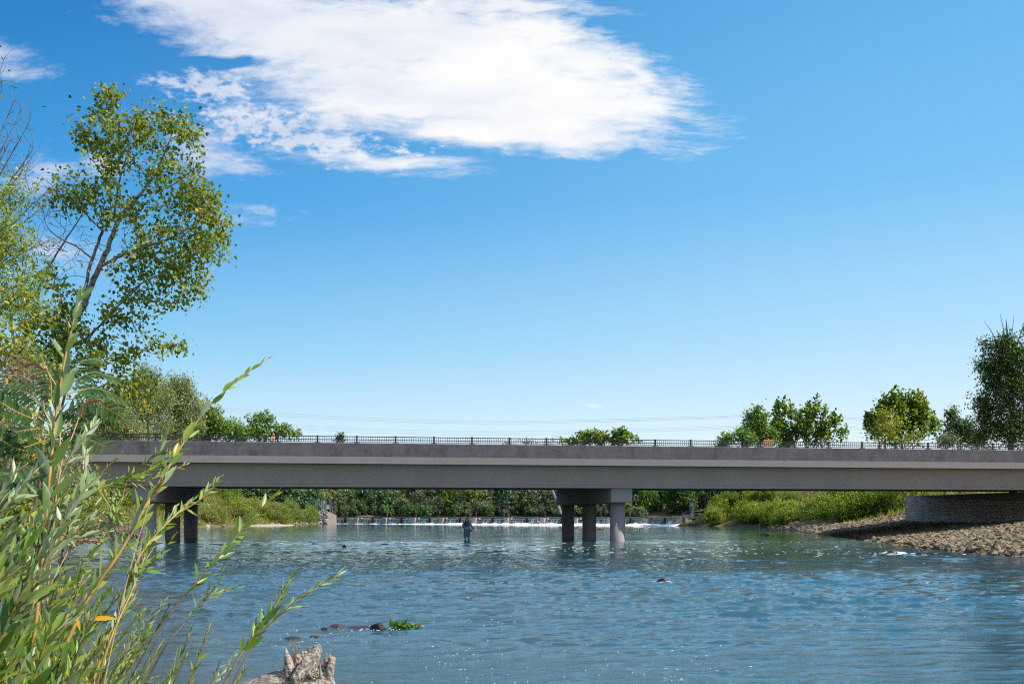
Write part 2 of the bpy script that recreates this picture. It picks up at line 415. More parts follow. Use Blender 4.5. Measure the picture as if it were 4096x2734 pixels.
shal = t.math('ADD', shal, n_(t, t.noise(t.mapping(P, scale=(.25, .25, 1)), 1.0, 4, .6), 5.0))
wc = t.ramp(t.noise(t.mapping(P, scale=(.10, .16, 1)), 1.0, 4, .55), [(.35, (.012, .060, .098)), (.65, (.030, .068, .072))])
wc = t.mix(t.smooth(shal, 4.5, -1.0), wc, (.075, .058, .030, 1))
slick = t.ramp(t.noise(t.mapping(P, rot=(0, 0, R(-6)), scale=(.07, .34, 1)), 1.0, 5, .6), [(.36, (.45, .45, .45)), (.60, (1, 1, 1))])
p = principled(t, out, wc, .035, bl, .42, .0055, .5)
t.l.new(slick, [n for n in m_water.node_tree.nodes if n.type == 'BUMP'][0].inputs['Strength']); p.inputs['IOR'].default_value = 1.46
water = mesh('water', np.stack([FX.ravel(), FY.ravel(), FZ.ravel()], 1), q, m_water, None, True)
tag(water, 'rippling blue river below the weir', kind='structure')
# pool above the weir
c0 = WA - wdir * 4 + wnor * .25; c1 = WB + wdir * 4 + wnor * .25; c2 = c1 + wnor * 130; c3 = c0 + wnor * 130
pool = mesh('pool_water', [(*c, POOL) for c in (c0, c1, c2, c3)], np.array([(0, 1, 2, 3)]), None)
m_pool, t, out = material('pool_water')
P = pos_node(t)
principled(t, out, (.03, .075, .065), .12, t.noise(t.mapping(P, scale=(1.5, 4, 1)), 1.5, 4), .3, .05).inputs['IOR'].default_value = 1.333
pool.data.materials.append(m_pool); tag(pool, 'calm green pool above the weir', kind='structure')

# foam flecks on the water, some put in as white sun sparkles
def foam_glint_flecks():
    r = np.random.default_rng(21); pts = []
    def cl(px, py, sx, sy, n, s0, s1):
        for _ in range(max(4, int(n * (.5 if py > 590 else 1.0)))):
            a, b = r.normal(px, sx), r.normal(py, sy)
            if b < 520.5: continue
            Y = EYE * FPX / (b - HOR); pts.append(((a - 512) / FPX * Y, Y, r.uniform(s0, s1) * .8))
    cl(455, 655, 28, 9, 50, .004, .012); cl(500, 668, 40, 10, 40, .004, .011); cl(640, 652, 60, 14, 30, .004, .012); cl(500, 622, 14, 4, 30, .005, .014)
    cl(690, 675, 60, 8, 40, .005, .014); cl(600, 640, 160, 30, 60, .003, .009); cl(900, 580, 80, 20, 36, .006, .016)
    cl(345, 632, 24, 5, 40, .004, .010); cl(300, 640, 25, 6, 60, .005, .012)
    cl(480, 546.5, 40, 2.0, 30, .02, .05); cl(640, 549, 120, 3, 60, .015, .04); cl(330, 540.5, 60, .8, 60, .03, .07); cl(400, 541, 60, .8, 40, .03, .07)  # riffle row: white flecks stand in for sun glints
    cl(800, 551, 80, 4, 40, .015, .035); cl(560, 548, 40, 2, 30, .015, .04); cl(893, 552.6, 7, .8, 60, .03, .06); cl(664, 580.5, 6, .7, 16, .01, .025); cl(384, 628, 9, 1.2, 30, .008, .02); cl(360, 627, 16, 1, 30, .008, .018); cl(920, 553.5, 25, 1, 30, .015, .05)
    cl(690, 580, 40, 4, 24, .008, .02); cl(620, 565, 200, 12, 60, .008, .02); cl(440, 575, 120, 16, 30, .006, .018)
    A = np.array(pts); V = []; F3 = []
    th_ = np.linspace(0, 2 * np.pi, 8)[:-1]
    z = wave(A[:, 0], A[:, 1], np.maximum(.0034 * A[:, 1], .0020 * (A[:, 1] + 3))) * np.interp(A[:, 1], [2, 60, 120, 200], [1, 1, .8, .6]) + .12 * A[:, 2]
    mb = MB()
    for (x, y, s), zz in zip(A, z):
        rr = s * r.uniform(.6, 1.2, 7); el = r.uniform(1.0, 2.0) if y < 18 else r.uniform(2.0, 5.5)
        ring = np.stack([x + rr * np.cos(th_) * el, y + rr * np.sin(th_), np.full(7, zz)], 1)
        top = np.stack([x + .55 * rr * np.cos(th_) * el, y + .55 * rr * np.sin(th_), np.full(7, zz + s * .18)], 1)
        k = np.arange(7); k2 = (k + 1) % 7
        mb.add(np.vstack([ring, top]), [np.stack([k, k2, k2 + 7, k + 7], 1), np.array([k + 7])])
    return mb
m_foam = plain_mat('foam', (.78, .8, .8), .7, .08, 8)
tag(foam_glint_flecks().build('foam', m_foam, None, True), 'white foam flecks and painted sun sparkles on the river', 'foam', kind='stuff')

# ------------------------------------------------------------------ bridge
def concrete(name, base, blotch=.12, sc=.6, fine=.1, coords='pos'):
    m, t, out = material(name)
    P = pos_node(t)
    a = t.noise(t.mapping(P, scale=(1, 1, .8)), sc, 6, .65); b = t.noise(P, 9, 4, .6); st_ = t.noise(t.mapping(P, scale=(1.6, 1.6, .12)), 1.0, 4, .6)
    v = t.math('ADD', t.math('ADD', n_(t, a, blotch * 4), n_(t, b, fine * 2)), n_(t, st_, blotch * 2.2))
    c = t.ramp(t.math('ADD', v, .5), [(0.0, tuple(x * .55 for x in base)), (.5, base), (1.0, tuple(x * 1.35 for x in base))])
    principled(t, out, c, .9, t.noise(P, 25, 3, .6), .25, .01, .2)
    return m
m_parapet = concrete('stained_concrete', (.125, .116, .126), .36, 1.6, .55)
m_band = concrete('light_concrete', (.27, .25, .24), .08, .5, .12)
m_girder = concrete('girder_concrete', (.34, .285, .24), .12, .35, .14)
m_pier = concrete('pier_concrete', (.31, .285, .275), .12, .5, .14)
m_rail = plain_mat('black_rail', (.018, .018, .02), .5, .2, 3)
BO = Vector((6.0, 56.6, 0)); BU = Vector((.9885, .1512, 0)); BN = Vector((-.1512, .9885, 0))
BM = Matrix(((BU.x, BN.x, 0, 0), (BU.y, BN.y, 0, 0), (0, 0, 1, 0), (0, 0, 0, 1)))     # local x along, y back, z up
bridge = thing('road_bridge', 'long grey concrete road bridge with a black railing crossing the river', 'bridge', BO)
bridge.matrix_world = Matrix.Translation(BO) @ BM
bridge.rotation_euler = (0, 0, math.atan2(BU.y, BU.x))
X0, X1, BW = -37.0, 46.0, 17.6
ID = Matrix.Identity(4)
ZR, ZP, ZB, ZG, ZS = 5.49, 5.47, 4.73, 4.32, 3.08       # rail foot, parapet top, light band top, band bottom, girder bottom
MB().prism([(-.003, ZB), (-.003, ZP - .02), (.02, ZP), (.40, ZP), (.42, ZB)], X0, X1, ID).build('parapet', m_parapet, bridge)
MB().prism([(0, ZG + .02), (0, ZB - .004), (.004, ZB - .004), (.55, ZB - .004), (.55, ZG + .02)], X0, X1, ID).build('edge_beam', m_band, bridge)
MB().prism([(BW - .42, ZB), (BW - .40, ZP), (BW - .03, ZP), (BW, ZG)], X0, X1, ID).build('parapet', m_parapet, bridge)
MB().prism([(.55, ZG), (.55, ZG + .30), (BW - .4, ZG + .30), (BW - .4, ZG)], X0, X1, ID).build('deck', m_girder, bridge)
gp = [(.0, ZS), (.0, ZS + .10), (.03, ZS + .13), (.10, ZS + .16), (.10, ZG), (.62, ZG), (.62, ZS + .16), (.70, ZS + .13), (.72, ZS + .10), (.72, ZS)]
def zbot(y): return .02 * max(0, y - .9)
for y0 in (.42, 4.2, 8.3, 12.4, 16.5):
    MB().prism([(a + y0, b + (zbot(y0) if b < ZG else 0)) for a, b in gp][::-1], X0, X1, ID).build('girder', m_girder, bridge)
def rail_run(y, parent):
    rail = bpy.data.objects.new('railing', None); COL.objects.link(rail); rail.parent = parent
    bay = 2.115; k0 = math.ceil((X0 + .2) / bay); k1 = int((X1 - .2) / bay)
    proto_p = proto_b = None
    ph_ = .16
    for k in range(k0, k1 + 1):
        x = k * bay + ph_
        if proto_p is None:
            mb = MB().box(-.047, .047, -.04, .04, ZR, ZR + .37); mb.box(-.16, .16, -.08, .08, ZP - .002, ZR + .012); mb.box(-.065, .065, -.055, .055, ZR + .37, ZR + .385)
            proto_p = o = mb.build('post', m_rail, rail)
            mb = MB()
            mb.box(.056, bay - .056, -.03, .03, ZR + .315, ZR + .355); mb.box(.056, bay - .056, -.022, .022, ZR + .145, ZR + .185); mb.box(.056, bay - .056, -.022, .022, ZR + .03, ZR + .06)
            nb = 17
            for j in range(1, nb):
                xb = bay * j / nb; mb.box(xb - .011, xb + .011, -.011, .011, ZR + .06, ZR + .315)
            proto_b = b = mb.build('rail_panel', m_rail, rail)
        else:
            o = proto_p.copy(); COL.objects.link(o); b = proto_b.copy(); COL.objects.link(b)
        o.location = (x, y, 0); b.location = (x, y, 0)
    return rail
rail_run(.21, bridge)
far_rail = MB()
for z_ in (ZR + .03, ZR + .16, ZR + .33): far_rail.box(X0, X1, BW - .24, BW - .19, z_, z_ + .04)
for k in range(int((X1 - X0) / 2.1)): far_rail.box(X0 + 2.1 * k, X0 + 2.1 * k + .1, BW - .26, BW - .17, ZP, ZR + .37)
far_rail.build('railing', m_rail, bridge)
def pier(xp):
    mb = MB(); e = .06; z0, z1 = 2.25, ZS - .004
    pr = [(.65, z0 + e), (.65 + e, z0), (16.9 - e, z0), (16.9, z0 + e), (16.9, z1 + .3), (1.14, z1), (.65, z1)]
    mb.prism(pr[::-1], xp - .62, xp + .62, ID); mb.build('pier_cap', m_pier, bridge)
    for y in (1.6, 8.9, 15.6):
        a = np.linspace(0, 2 * np.pi, 41)[:-1]; V = [(xp + .45 * math.cos(q), y + .45 * math.sin(q), z) for z in (-1.2, 2.27) for q in a]
        k = np.arange(40); mesh('column', V, [np.stack([k, (k + 1) % 40, (k + 1) % 40 + 40, k + 40], 1), np.array([k + 40])], m_pier, bridge, True)
pier(.42); pier(-25.9)

# right abutment: ashlar wall under a plain concrete seat
def abutment():
    a = Vector((31.6, 80, 0)); d = Vector((.151, -.9885, 0)); s = Vector((.9885, .151, 0))
    m, t, out = material('ashlar_stone')
    uv = t.new('ShaderNodeAttribute', attribute_name='wall_uv').outputs['Vector']
    bump_n = t.noise(uv, 6, 3)
    wv = t.new('ShaderNodeVectorMath', operation='ADD'); t.l.new(uv, wv.inputs[0])
    wm = t.new('ShaderNodeVectorMath', operation='SCALE'); nn = t.new('ShaderNodeTexNoise'); t.l.new(uv, nn.inputs['Vector']); nn.inputs['Scale'].default_value = 2.2
    t.l.new(nn.outputs['Color'], wm.inputs[0]); wm.inputs['Scale'].default_value = .12; t.l.new(wm.outputs[0], wv.inputs[1])
    def bk(sc, w_, h_, off):
        b = t.new('ShaderNodeTexBrick', offset=off, squash=1.4, squash_frequency=3); t.l.new(wv.outputs[0], b.inputs['Vector'])
        b.inputs['Scale'].default_value = sc; b.inputs['Brick Width'].default_value = w_; b.inputs['Row Height'].default_value = h_; b.inputs['Mortar Size'].default_value = .02; b.inputs['Mortar Smooth'].default_value = .3
        b.inputs['Color1'].default_value = (.60, .50, .42, 1); b.inputs['Color2'].default_value = (.76, .65, .56, 1); b.inputs['Mortar'].default_value = (.24, .21, .19, 1)
        return b
    b1, b2 = bk(1.0, .44, .16, .5), bk(1.0, .27, .105, .33)
    sel = t.math('GREATER_THAN', t.noise(uv, .9, 2), .5)
    col = t.mix(sel, b1.outputs[0], b2.outputs[0]); fac = t.mix(sel, b1.outputs[1], b2.outputs[1])
    col = t.mix(1.0, col, t.ramp(bump_n, [(.3, (.8, .8, .8)), (.7, (1.15, 1.12, 1.1))]), 'MULTIPLY')
    principled(t, out, col, .92, t.math('SUBTRACT', t.math('MULTIPLY', bump_n, .4), fac), .9, .06, .2)
    ab = bpy.data.objects.new('abutment', None); COL.objects.link(ab); ab.parent = bridge; ab.matrix_parent_inverse = Matrix.Identity(4)
    inv_ = (Matrix.Translation(BO) @ BM).inverted()
    N = 30; V = []; UVs = []
    for k in range(N + 1):
        l = 22.5 * k / N; p = a + d * l; zt = 2.95 - .4 * l / 12
        for off, z in ((0, -.8), (0, zt), (.25, zt), (1.2, zt), (1.2, -.8)):
            V.append(inv_ @ (p + s * off + Vector((0, 0, z)))); UVs.append((l, z + off, 0))
    F = []
    for k in range(N):
        for j in range(4): F.append((5 * k + j, 5 * k + j + 1, 5 * k + 6 + j, 5 * k + 5 + j))
    F.append((0, 4, 3, 1)); e = 5 * N; F.append((e, e + 1, e + 3, e + 4))
    o = mesh('stone_wall', V, np.array(F), m, ab)
    at_ = o.data.attributes.new('wall_uv', 'FLOAT_VECTOR', 'POINT'); at_.data.foreach_set('vector', np.array(UVs, dtype=np.float32).ravel())
    # long face returning to the right under the approach
    p = a + d * 22.5
    V = []; UVs = []
    for l in (1.2, 16):
        for z in (-.8, 2.2): V.append(inv_ @ (p + s * l + Vector((0, 0, z)))); UVs.append((l + 22, z, 0))
        for z in (2.2, -.8): V.append(inv_ @ (p + s * l - d * .6 + Vector((0, 0, z)))); UVs.append((l + 22, z, 0))
    o = mesh('wing_wall', V, np.array([(0, 4, 5, 1), (1, 5, 6, 2), (2, 6, 7, 3), (4, 7, 6, 5)]), m, ab)
    at_ = o.data.attributes.new('wall_uv', 'FLOAT_VECTOR', 'POINT'); at_.data.foreach_set('vector', np.array(UVs, dtype=np.float32).ravel())
    V = []
    for k in range(2):
        l = 22.6 * k; p = a + d * l + s * .22; zt = 2.95 - .4 * l / 12 - .02
        for off, z in ((0, zt), (0, ZS - .006), (2.2, ZS - .006), (2.2, zt)): V.append(inv_ @ (p + s * off + Vector((0, 0, z))))
    mesh('bearing_seat', V, np.array([(0, 1, 5, 4), (1, 2, 6, 5), (2, 3, 7, 6), (3, 0, 4, 7), (0, 3, 2, 1), (4, 5, 6, 7)]), m_girder, ab)
abutment()

# ------------------------------------------------------------------ plants
def plant(rng, skel, blobs, T, leaf=(.1, .6), n_leaf=10, spread=.3, droop=.2, shoot=None, twig=.012, twig_n=4, up_bias=.6, clump=1.0, along=.55, base=None, shell=2.2, min_r=.004, twig_arch=.15, max_link=None):
    """skeleton limbs + leafy ellipsoids -> (wood mesh builder, leaf mesh arrays); twigs link every leaf cluster to the nearest limb"""
    wood = MB(); nodes = []
    for P, r in skel:
        n = max(4, len(P) * 5); Q = spline(P, n)
        rr = np.interp(np.linspace(0, 1, n), np.linspace(0, 1, len(r)), r)
        Q[1:-1] += rng.normal(size=(n - 2, 3)) * rr[1:-1, None] * .18
        wood.tube(Q, rr, 8 if r[0] > .06 else 5, caps=True); nodes.append(Q[n // 6:])
    NODE = np.vstack(nodes)
    att = []; cen = []
    for c, rad, n in blobs:
        d = rdir(rng, n) * (rng.random((n, 1)) ** (1 / shell)); d = d * np.array(rad)
        att.append(np.array(c) + d); cen += [c] * n
    att = np.vstack(att); cen = np.array([np.array(c) for c in cen])
    d0 = np.array([np.min(((NODE - a) ** 2).sum(1)) for a in att]); order = np.argsort(d0)
    POS, DIR = [], []
    ms = max(att[:, 2].max() - att[:, 2].min(), .5)
    for k in order:
        a = att[k]; v = NODE - a
        dist = (v ** 2).sum(1) + np.maximum(v[:, 2], 0) ** 2 * 2.0
        i = int(np.argmin(dist)); s = NODE[i]; L = float(np.linalg.norm(a - s))
        if L < 1e-4: continue
        if max_link and L > max_link: s = a + (s - a) * (max_link / L)
        m = s + (a - s) * .5 + np.array([0, 0, -twig_arch * L]) * (1 if L > .5 else .3) + rng.normal(size=3) * L * .06
        Q = spline([s, m, a], 6)
        if twig > 0: wood.tube(Q, [min(twig, twig * (.5 + L)), max(min_r, twig * .3)], twig_n, caps=False)
        NODE = np.vstack([NODE, Q[2:]])
        nl = max(1, int(n_leaf * rng.uniform(.55, 1.4)))
        f = along + (1 - along) * rng.random(nl) ** .7
        ix = f * 5; lo = np.minimum(ix.astype(int), 4); P = Q[lo] + (Q[lo + 1] - Q[lo]) * (ix - lo)[:, None]
        P = P + rng.normal(size=(nl, 3)) * spread * clump
        if shoot is not None:
            tt = rng.random(nl)[:, None]; sd_ = unit(np.array(shoot) + rng.normal(size=3) * .22) * np.linalg.norm(shoot) * rng.uniform(.5, 1.3)
            P = Q[-1] + sd_ * tt + rng.normal(size=(nl, 3)) * spread * (.95 - .75 * tt)
        od = unit(a - cen[k] + np.array([0, 0, 1e-3]))
        D = unit(rdir(rng, nl) + .5 * od + np.array([0, 0, -droop]))
        POS.append(P); DIR.append(D)
    POS = np.vstack(POS); DIR = np.vstack(DIR); n = len(POS)
    up = unit(rdir(rng, n) + np.array([0, 0, up_bias * 1.2]) + np.array(sv) * .8)
    L = leaf[0] * rng.uniform(.65, 1.3, n); W = L * leaf[1] * rng.uniform(.8, 1.2, n)
    LV, LF = leaves(POS, DIR, up, L, W, T)
    return wood, LV, LF
def add_plant(name, label, cat, base, wood, LV, LF, m_wood, m_leaf, group=None, wood_name='trunk', leaf_name='crown'):
    b = np.array(base, float)
    root = thing(name, label, cat, base, group)
    wood.V = [v - b for v in wood.V]
    wood.build(wood_name, m_wood, root, True)
    mesh(leaf_name, LV - b, LF, m_leaf, root)
    return root
def dup(root, loc, rotz=0.0, sc=(1, 1, 1), label=None, group=None):
    r = root.copy(); COL.objects.link(r); r.location = loc; r.rotation_euler = (0, 0, rotz); r.scale = sc
    if label: r['label'] = label
    if group: r['group'] = group
    for ch in list(root.children):
        c = ch.copy(); COL.objects.link(c); c.parent = r
    return r

def bark(name, lo, hi, mark=None, scale=6.0):
    m, t, out = material(name)
    P = pos_node(t)
    v = t.noise(t.mapping(P, scale=(3, 3, .7)), scale, 6, .7)
    c = t.ramp(v, [(.36, lo), (.6, hi)])
    if mark: c = t.mix(t.smooth(t.noise(t.mapping(P, scale=(1.2, 1.2, 3.0)), 4.0, 4, .6), .52, .62), c, mark)
    principled(t, out, c, .9, v, .5, .02, .2)
    return m
m_bark_pale = bark('pale_bark', (.14, .125, .105), (.36, .33, .285), (.05, .04, .033))
m_bark_dark = bark('dark_bark', (.04, .032, .025), (.11, .09, .07))
m_bark_grey = bark('grey_bark', (.10, .09, .075), (.24, .22, .19))
m_twig = bark('dead_twig', (.10, .075, .06), (.22, .18, .16), None, 20)

G = lambda *c: c
L_cotton = leaf_mat('cottonwood_leaf', [(0, (0.052, 0.098, 0.011)), (.3, (0.115, 0.178, 0.018)), (.62, (0.207, 0.270, 0.032)), (.93, (0.322, 0.333, 0.052)), (.98, (0.483, 0.322, 0.046)), (1, (0.414, 0.172, 0.046))], .36, None, .5, .3, (1.1, 1.15, .3))
L_yellowish = leaf_mat('yellowing_leaf', [(0, (0.089, 0.127, 0.015)), (.4, (0.189, 0.228, 0.025)), (.75, (0.354, 0.329, 0.037)), (1, (0.531, 0.418, 0.063))], .35)
L_olive = leaf_mat('olive_leaf', [(0, (0.088, 0.117, 0.035)), (.5, (0.196, 0.235, 0.078)), (.85, (0.313, 0.332, 0.127)), (1, (0.509, 0.489, 0.274))], .25)
L_silver = leaf_mat('silvery_leaf', [(0, (0.081, 0.098, 0.069)), (.5, (0.172, 0.196, 0.138)), (1, (0.345, 0.368, 0.287))], .2)
L_green = leaf_mat('mid_green_leaf', [(0, (0.053, 0.115, 0.021)), (.5, (0.125, 0.220, 0.033)), (.85, (0.220, 0.314, 0.053)), (1, (0.355, 0.398, 0.084))], .3)
L_maple = leaf_mat('bright_maple_leaf', [(0, (0.034, 0.084, 0.014)), (.45, (0.095, 0.182, 0.022)), (.8, (0.224, 0.291, 0.032)), (1, (0.466, 0.396, 0.055))], .4)
L_dark = leaf_mat('dark_green_leaf', [(0, (0.032, 0.072, 0.029)), (.5, (0.072, 0.133, 0.049)), (.9, (0.142, 0.202, 0.080)), (1, (0.302, 0.302, 0.080))], .25)
L_forest = leaf_mat('forest_leaf', [(0, (0.058, 0.118, 0.075)), (.5, (0.108, 0.190, 0.108)), (.85, (0.195, 0.288, 0.149)), (1, (0.390, 0.450, 0.248))], .25)
L_bush = leaf_mat('bank_bush_leaf', [(0, (0.083, 0.124, 0.016)), (.4, (0.179, 0.234, 0.027)), (.8, (0.330, 0.357, 0.041)), (1, (0.495, 0.454, 0.083))], .35)
L_grass = leaf_mat('dry_grass_leaf', [(0, (.16, .15, .045)), (.5, (.27, .23, .09)), (1, (.40, .32, .16))], .25)
L_yellow = leaf_mat('golden_leaf', [(0, (.25, .20, .01)), (1, (.50, .40, .03))], .35)
L_darker = leaf_mat('deep_green_leaf', [(0, (0.020, 0.055, 0.015)), (.5, (0.046, 0.101, 0.026)), (.9, (0.094, 0.156, 0.040)), (1, (0.220, 0.247, 0.050))], .25)
KITE, DELTA, LANCE = tmpl_kite(), tmpl_delta(), tmpl_lance()
def v3(p, Y, dy=0.0): return tuple(at(p[0], p[1], Y + dy))

# ---- big cottonwood on the left bank
def cottonwood():
    Y = 28.0; rng = np.random.default_rng(101)
    def L(pts, r, dy=None):
        dy = dy or [0] * len(pts); r = [max(.009, x * .44) for x in r]; return ([v3(p, Y, d) for p, d in zip(pts, dy)], r)
    sk = [L([(28, 545), (38, 440), (60, 349), (80, 312), (90, 288), (100, 266), (112, 238), (120, 218), (139, 196), (153, 176), (165, 152), (178, 118)], [.30, .27, .235, .21, .19, .17, .15, .13, .10, .075, .05, .02]),
          L([(84, 300), (88, 274), (95, 252), (102, 232), (111, 218), (110, 198), (106, 170), (108, 150), (105, 120), (108, 90)], [.11, .11, .10, .095, .085, .07, .055, .045, .03, .015], [0, .2, .5, .7, .9, 1, 1, 1, 1, 1]),
          L([(114, 218), (119, 182), (126, 158), (130, 142), (137, 112)], [.07, .06, .05, .035, .012], [.6, -.2, -.6, -.9, -1]),
          L([(100, 266), (120, 256), (140, 248), (170, 238), (196, 222), (218, 205)], [.11, .10, .085, .06, .04, .012], [0, -.3, -.7, -1, -1.2, -1.2]),
          L([(118, 303), (140, 284), (170, 270), (200, 256), (218, 244)], [.05, .05, .04, .025, .01], [.6, .9, 1.2, 1.4, 1.4]),
          L([(60, 349), (82, 341), (100, 325), (118, 306), (140, 285)], [.09, .085, .075, .06, .045], [0, .2, .4, .6, .9]),
          L([(100, 330), (125, 345), (150, 349), (183, 342)], [.03, .025, .018, .008], [.3, 0, -.2, -.3]),
          L([(92, 258), (76, 246), (60, 238), (47, 226), (43, 208)], [.06, .05, .04, .025, .01], [.4, .2, 0, -.2, -.3]),
          L([(102, 230), (88, 216), (76, 202), (60, 194), (45, 192)], [.055, .05, .04, .025, .01], [.7, .4, 0, -.3, -.5]),
          L([(139, 196), (170, 186), (190, 172), (205, 160)], [.05, .04, .025, .01], [0, -.6, -1, -1.2]),
          L([(45, 400), (36, 370), (20, 340), (8, 320)], [.08, .06, .04, .02], [0, .6, 1, 1.2]),
          # pale leaning limb further left
          L([(30, 420), (12, 330), (16, 310), (36, 292), (48, 268), (64, 242), (82, 214), (88, 196)], [.12, .10, .095, .08, .07, .055, .03, .012], [0, 1.6, 1.8, 1.6, 1.4, 1.2, 1, 1])]
    k = Y / FPX
    def B(cx, cy, rx, ry, n, rz=1.3): c = v3((cx, cy), Y); return (c, (rx * k, rz, ry * k), n)
    bl = [B(112, 96, 15, 17, 17, .5), B(120, 130, 34, 26, 46), B(152, 128, 24, 22, 24, .8), B(176, 130, 26, 24, 34, .9), B(100, 130, 26, 20, 16, .8), B(84, 138, 10, 8, 5, .4), B(86, 182, 8, 6, 5, .4), B(125, 165, 26, 20, 20, 1.0),
          B(178, 170, 26, 22, 30), B(196, 196, 22, 20, 30, 1.0), B(205, 212, 24, 22, 40, 1.2), B(190, 236, 34, 22, 48), B(212, 245, 18, 18, 24), B(165, 205, 16, 14, 14), B(165, 265, 40, 18, 44), B(185, 285, 30, 16, 28), B(150, 300, 34, 14, 24), B(130, 275, 18, 16, 14),
          B(118, 200, 14, 20, 12), B(100, 190, 14, 20, 10), B(138, 220, 16, 14, 12), B(108, 160, 16, 24, 14), B(150, 245, 26, 10, 12), B(50, 200, 14, 8, 5), B(72, 195, 18, 10, 14), B(92, 208, 14, 12, 12), B(66, 178, 10, 7, 4), B(120, 318, 30, 10, 18), B(150, 345, 30, 7, 14), B(178, 343, 8, 5, 5, .4), B(60, 290, 20, 26, 30), B(42, 320, 30, 18, 42), B(70, 332, 22, 16, 34), B(35, 350, 30, 20, 46), B(90, 350, 26, 14, 26), B(120, 362, 22, 12, 18), B(60, 370, 40, 16, 40), B(135, 385, 20, 14, 22), B(110, 395, 26, 18, 26), B(145, 400, 14, 8, 8)]
    wood, LV, LF = plant(rng, sk, bl, DELTA, (.106, .92), 17, .135, .7, twig=.014, up_bias=.15, along=.2, shell=2.6, twig_arch=.12)
    # bare twigs in the hollow on the left
    for _ in range(95):
        q = rng.random(); P0 = np.array(v3((rng.normal(66, 22), rng.normal(240, 28)), Y, rng.uniform(-.6, .9)))
        dv = unit(np.array([-rng.uniform(-.2, 1.2), rng.normal() * .4, rng.uniform(-.3, 1.0)])) * rng.uniform(.3, .95)
        wood.tube(spline([P0, P0 + dv * .5 + rng.normal(size=3) * .05, P0 + dv + np.array([0, 0, -.12])], 6), [.009, .004], 4, False)
    b = tuple(at(28, 545, Y)); b = (b[0], b[1], ground_z(b[0], b[1]) - .05)
    add_plant('cottonwood_tree', 'tall open cottonwood with pale leaning trunk and small shiny leaves, left bank', 'tree', b, wood, LV, LF, m_bark_pale, L_cotton)
cottonwood()

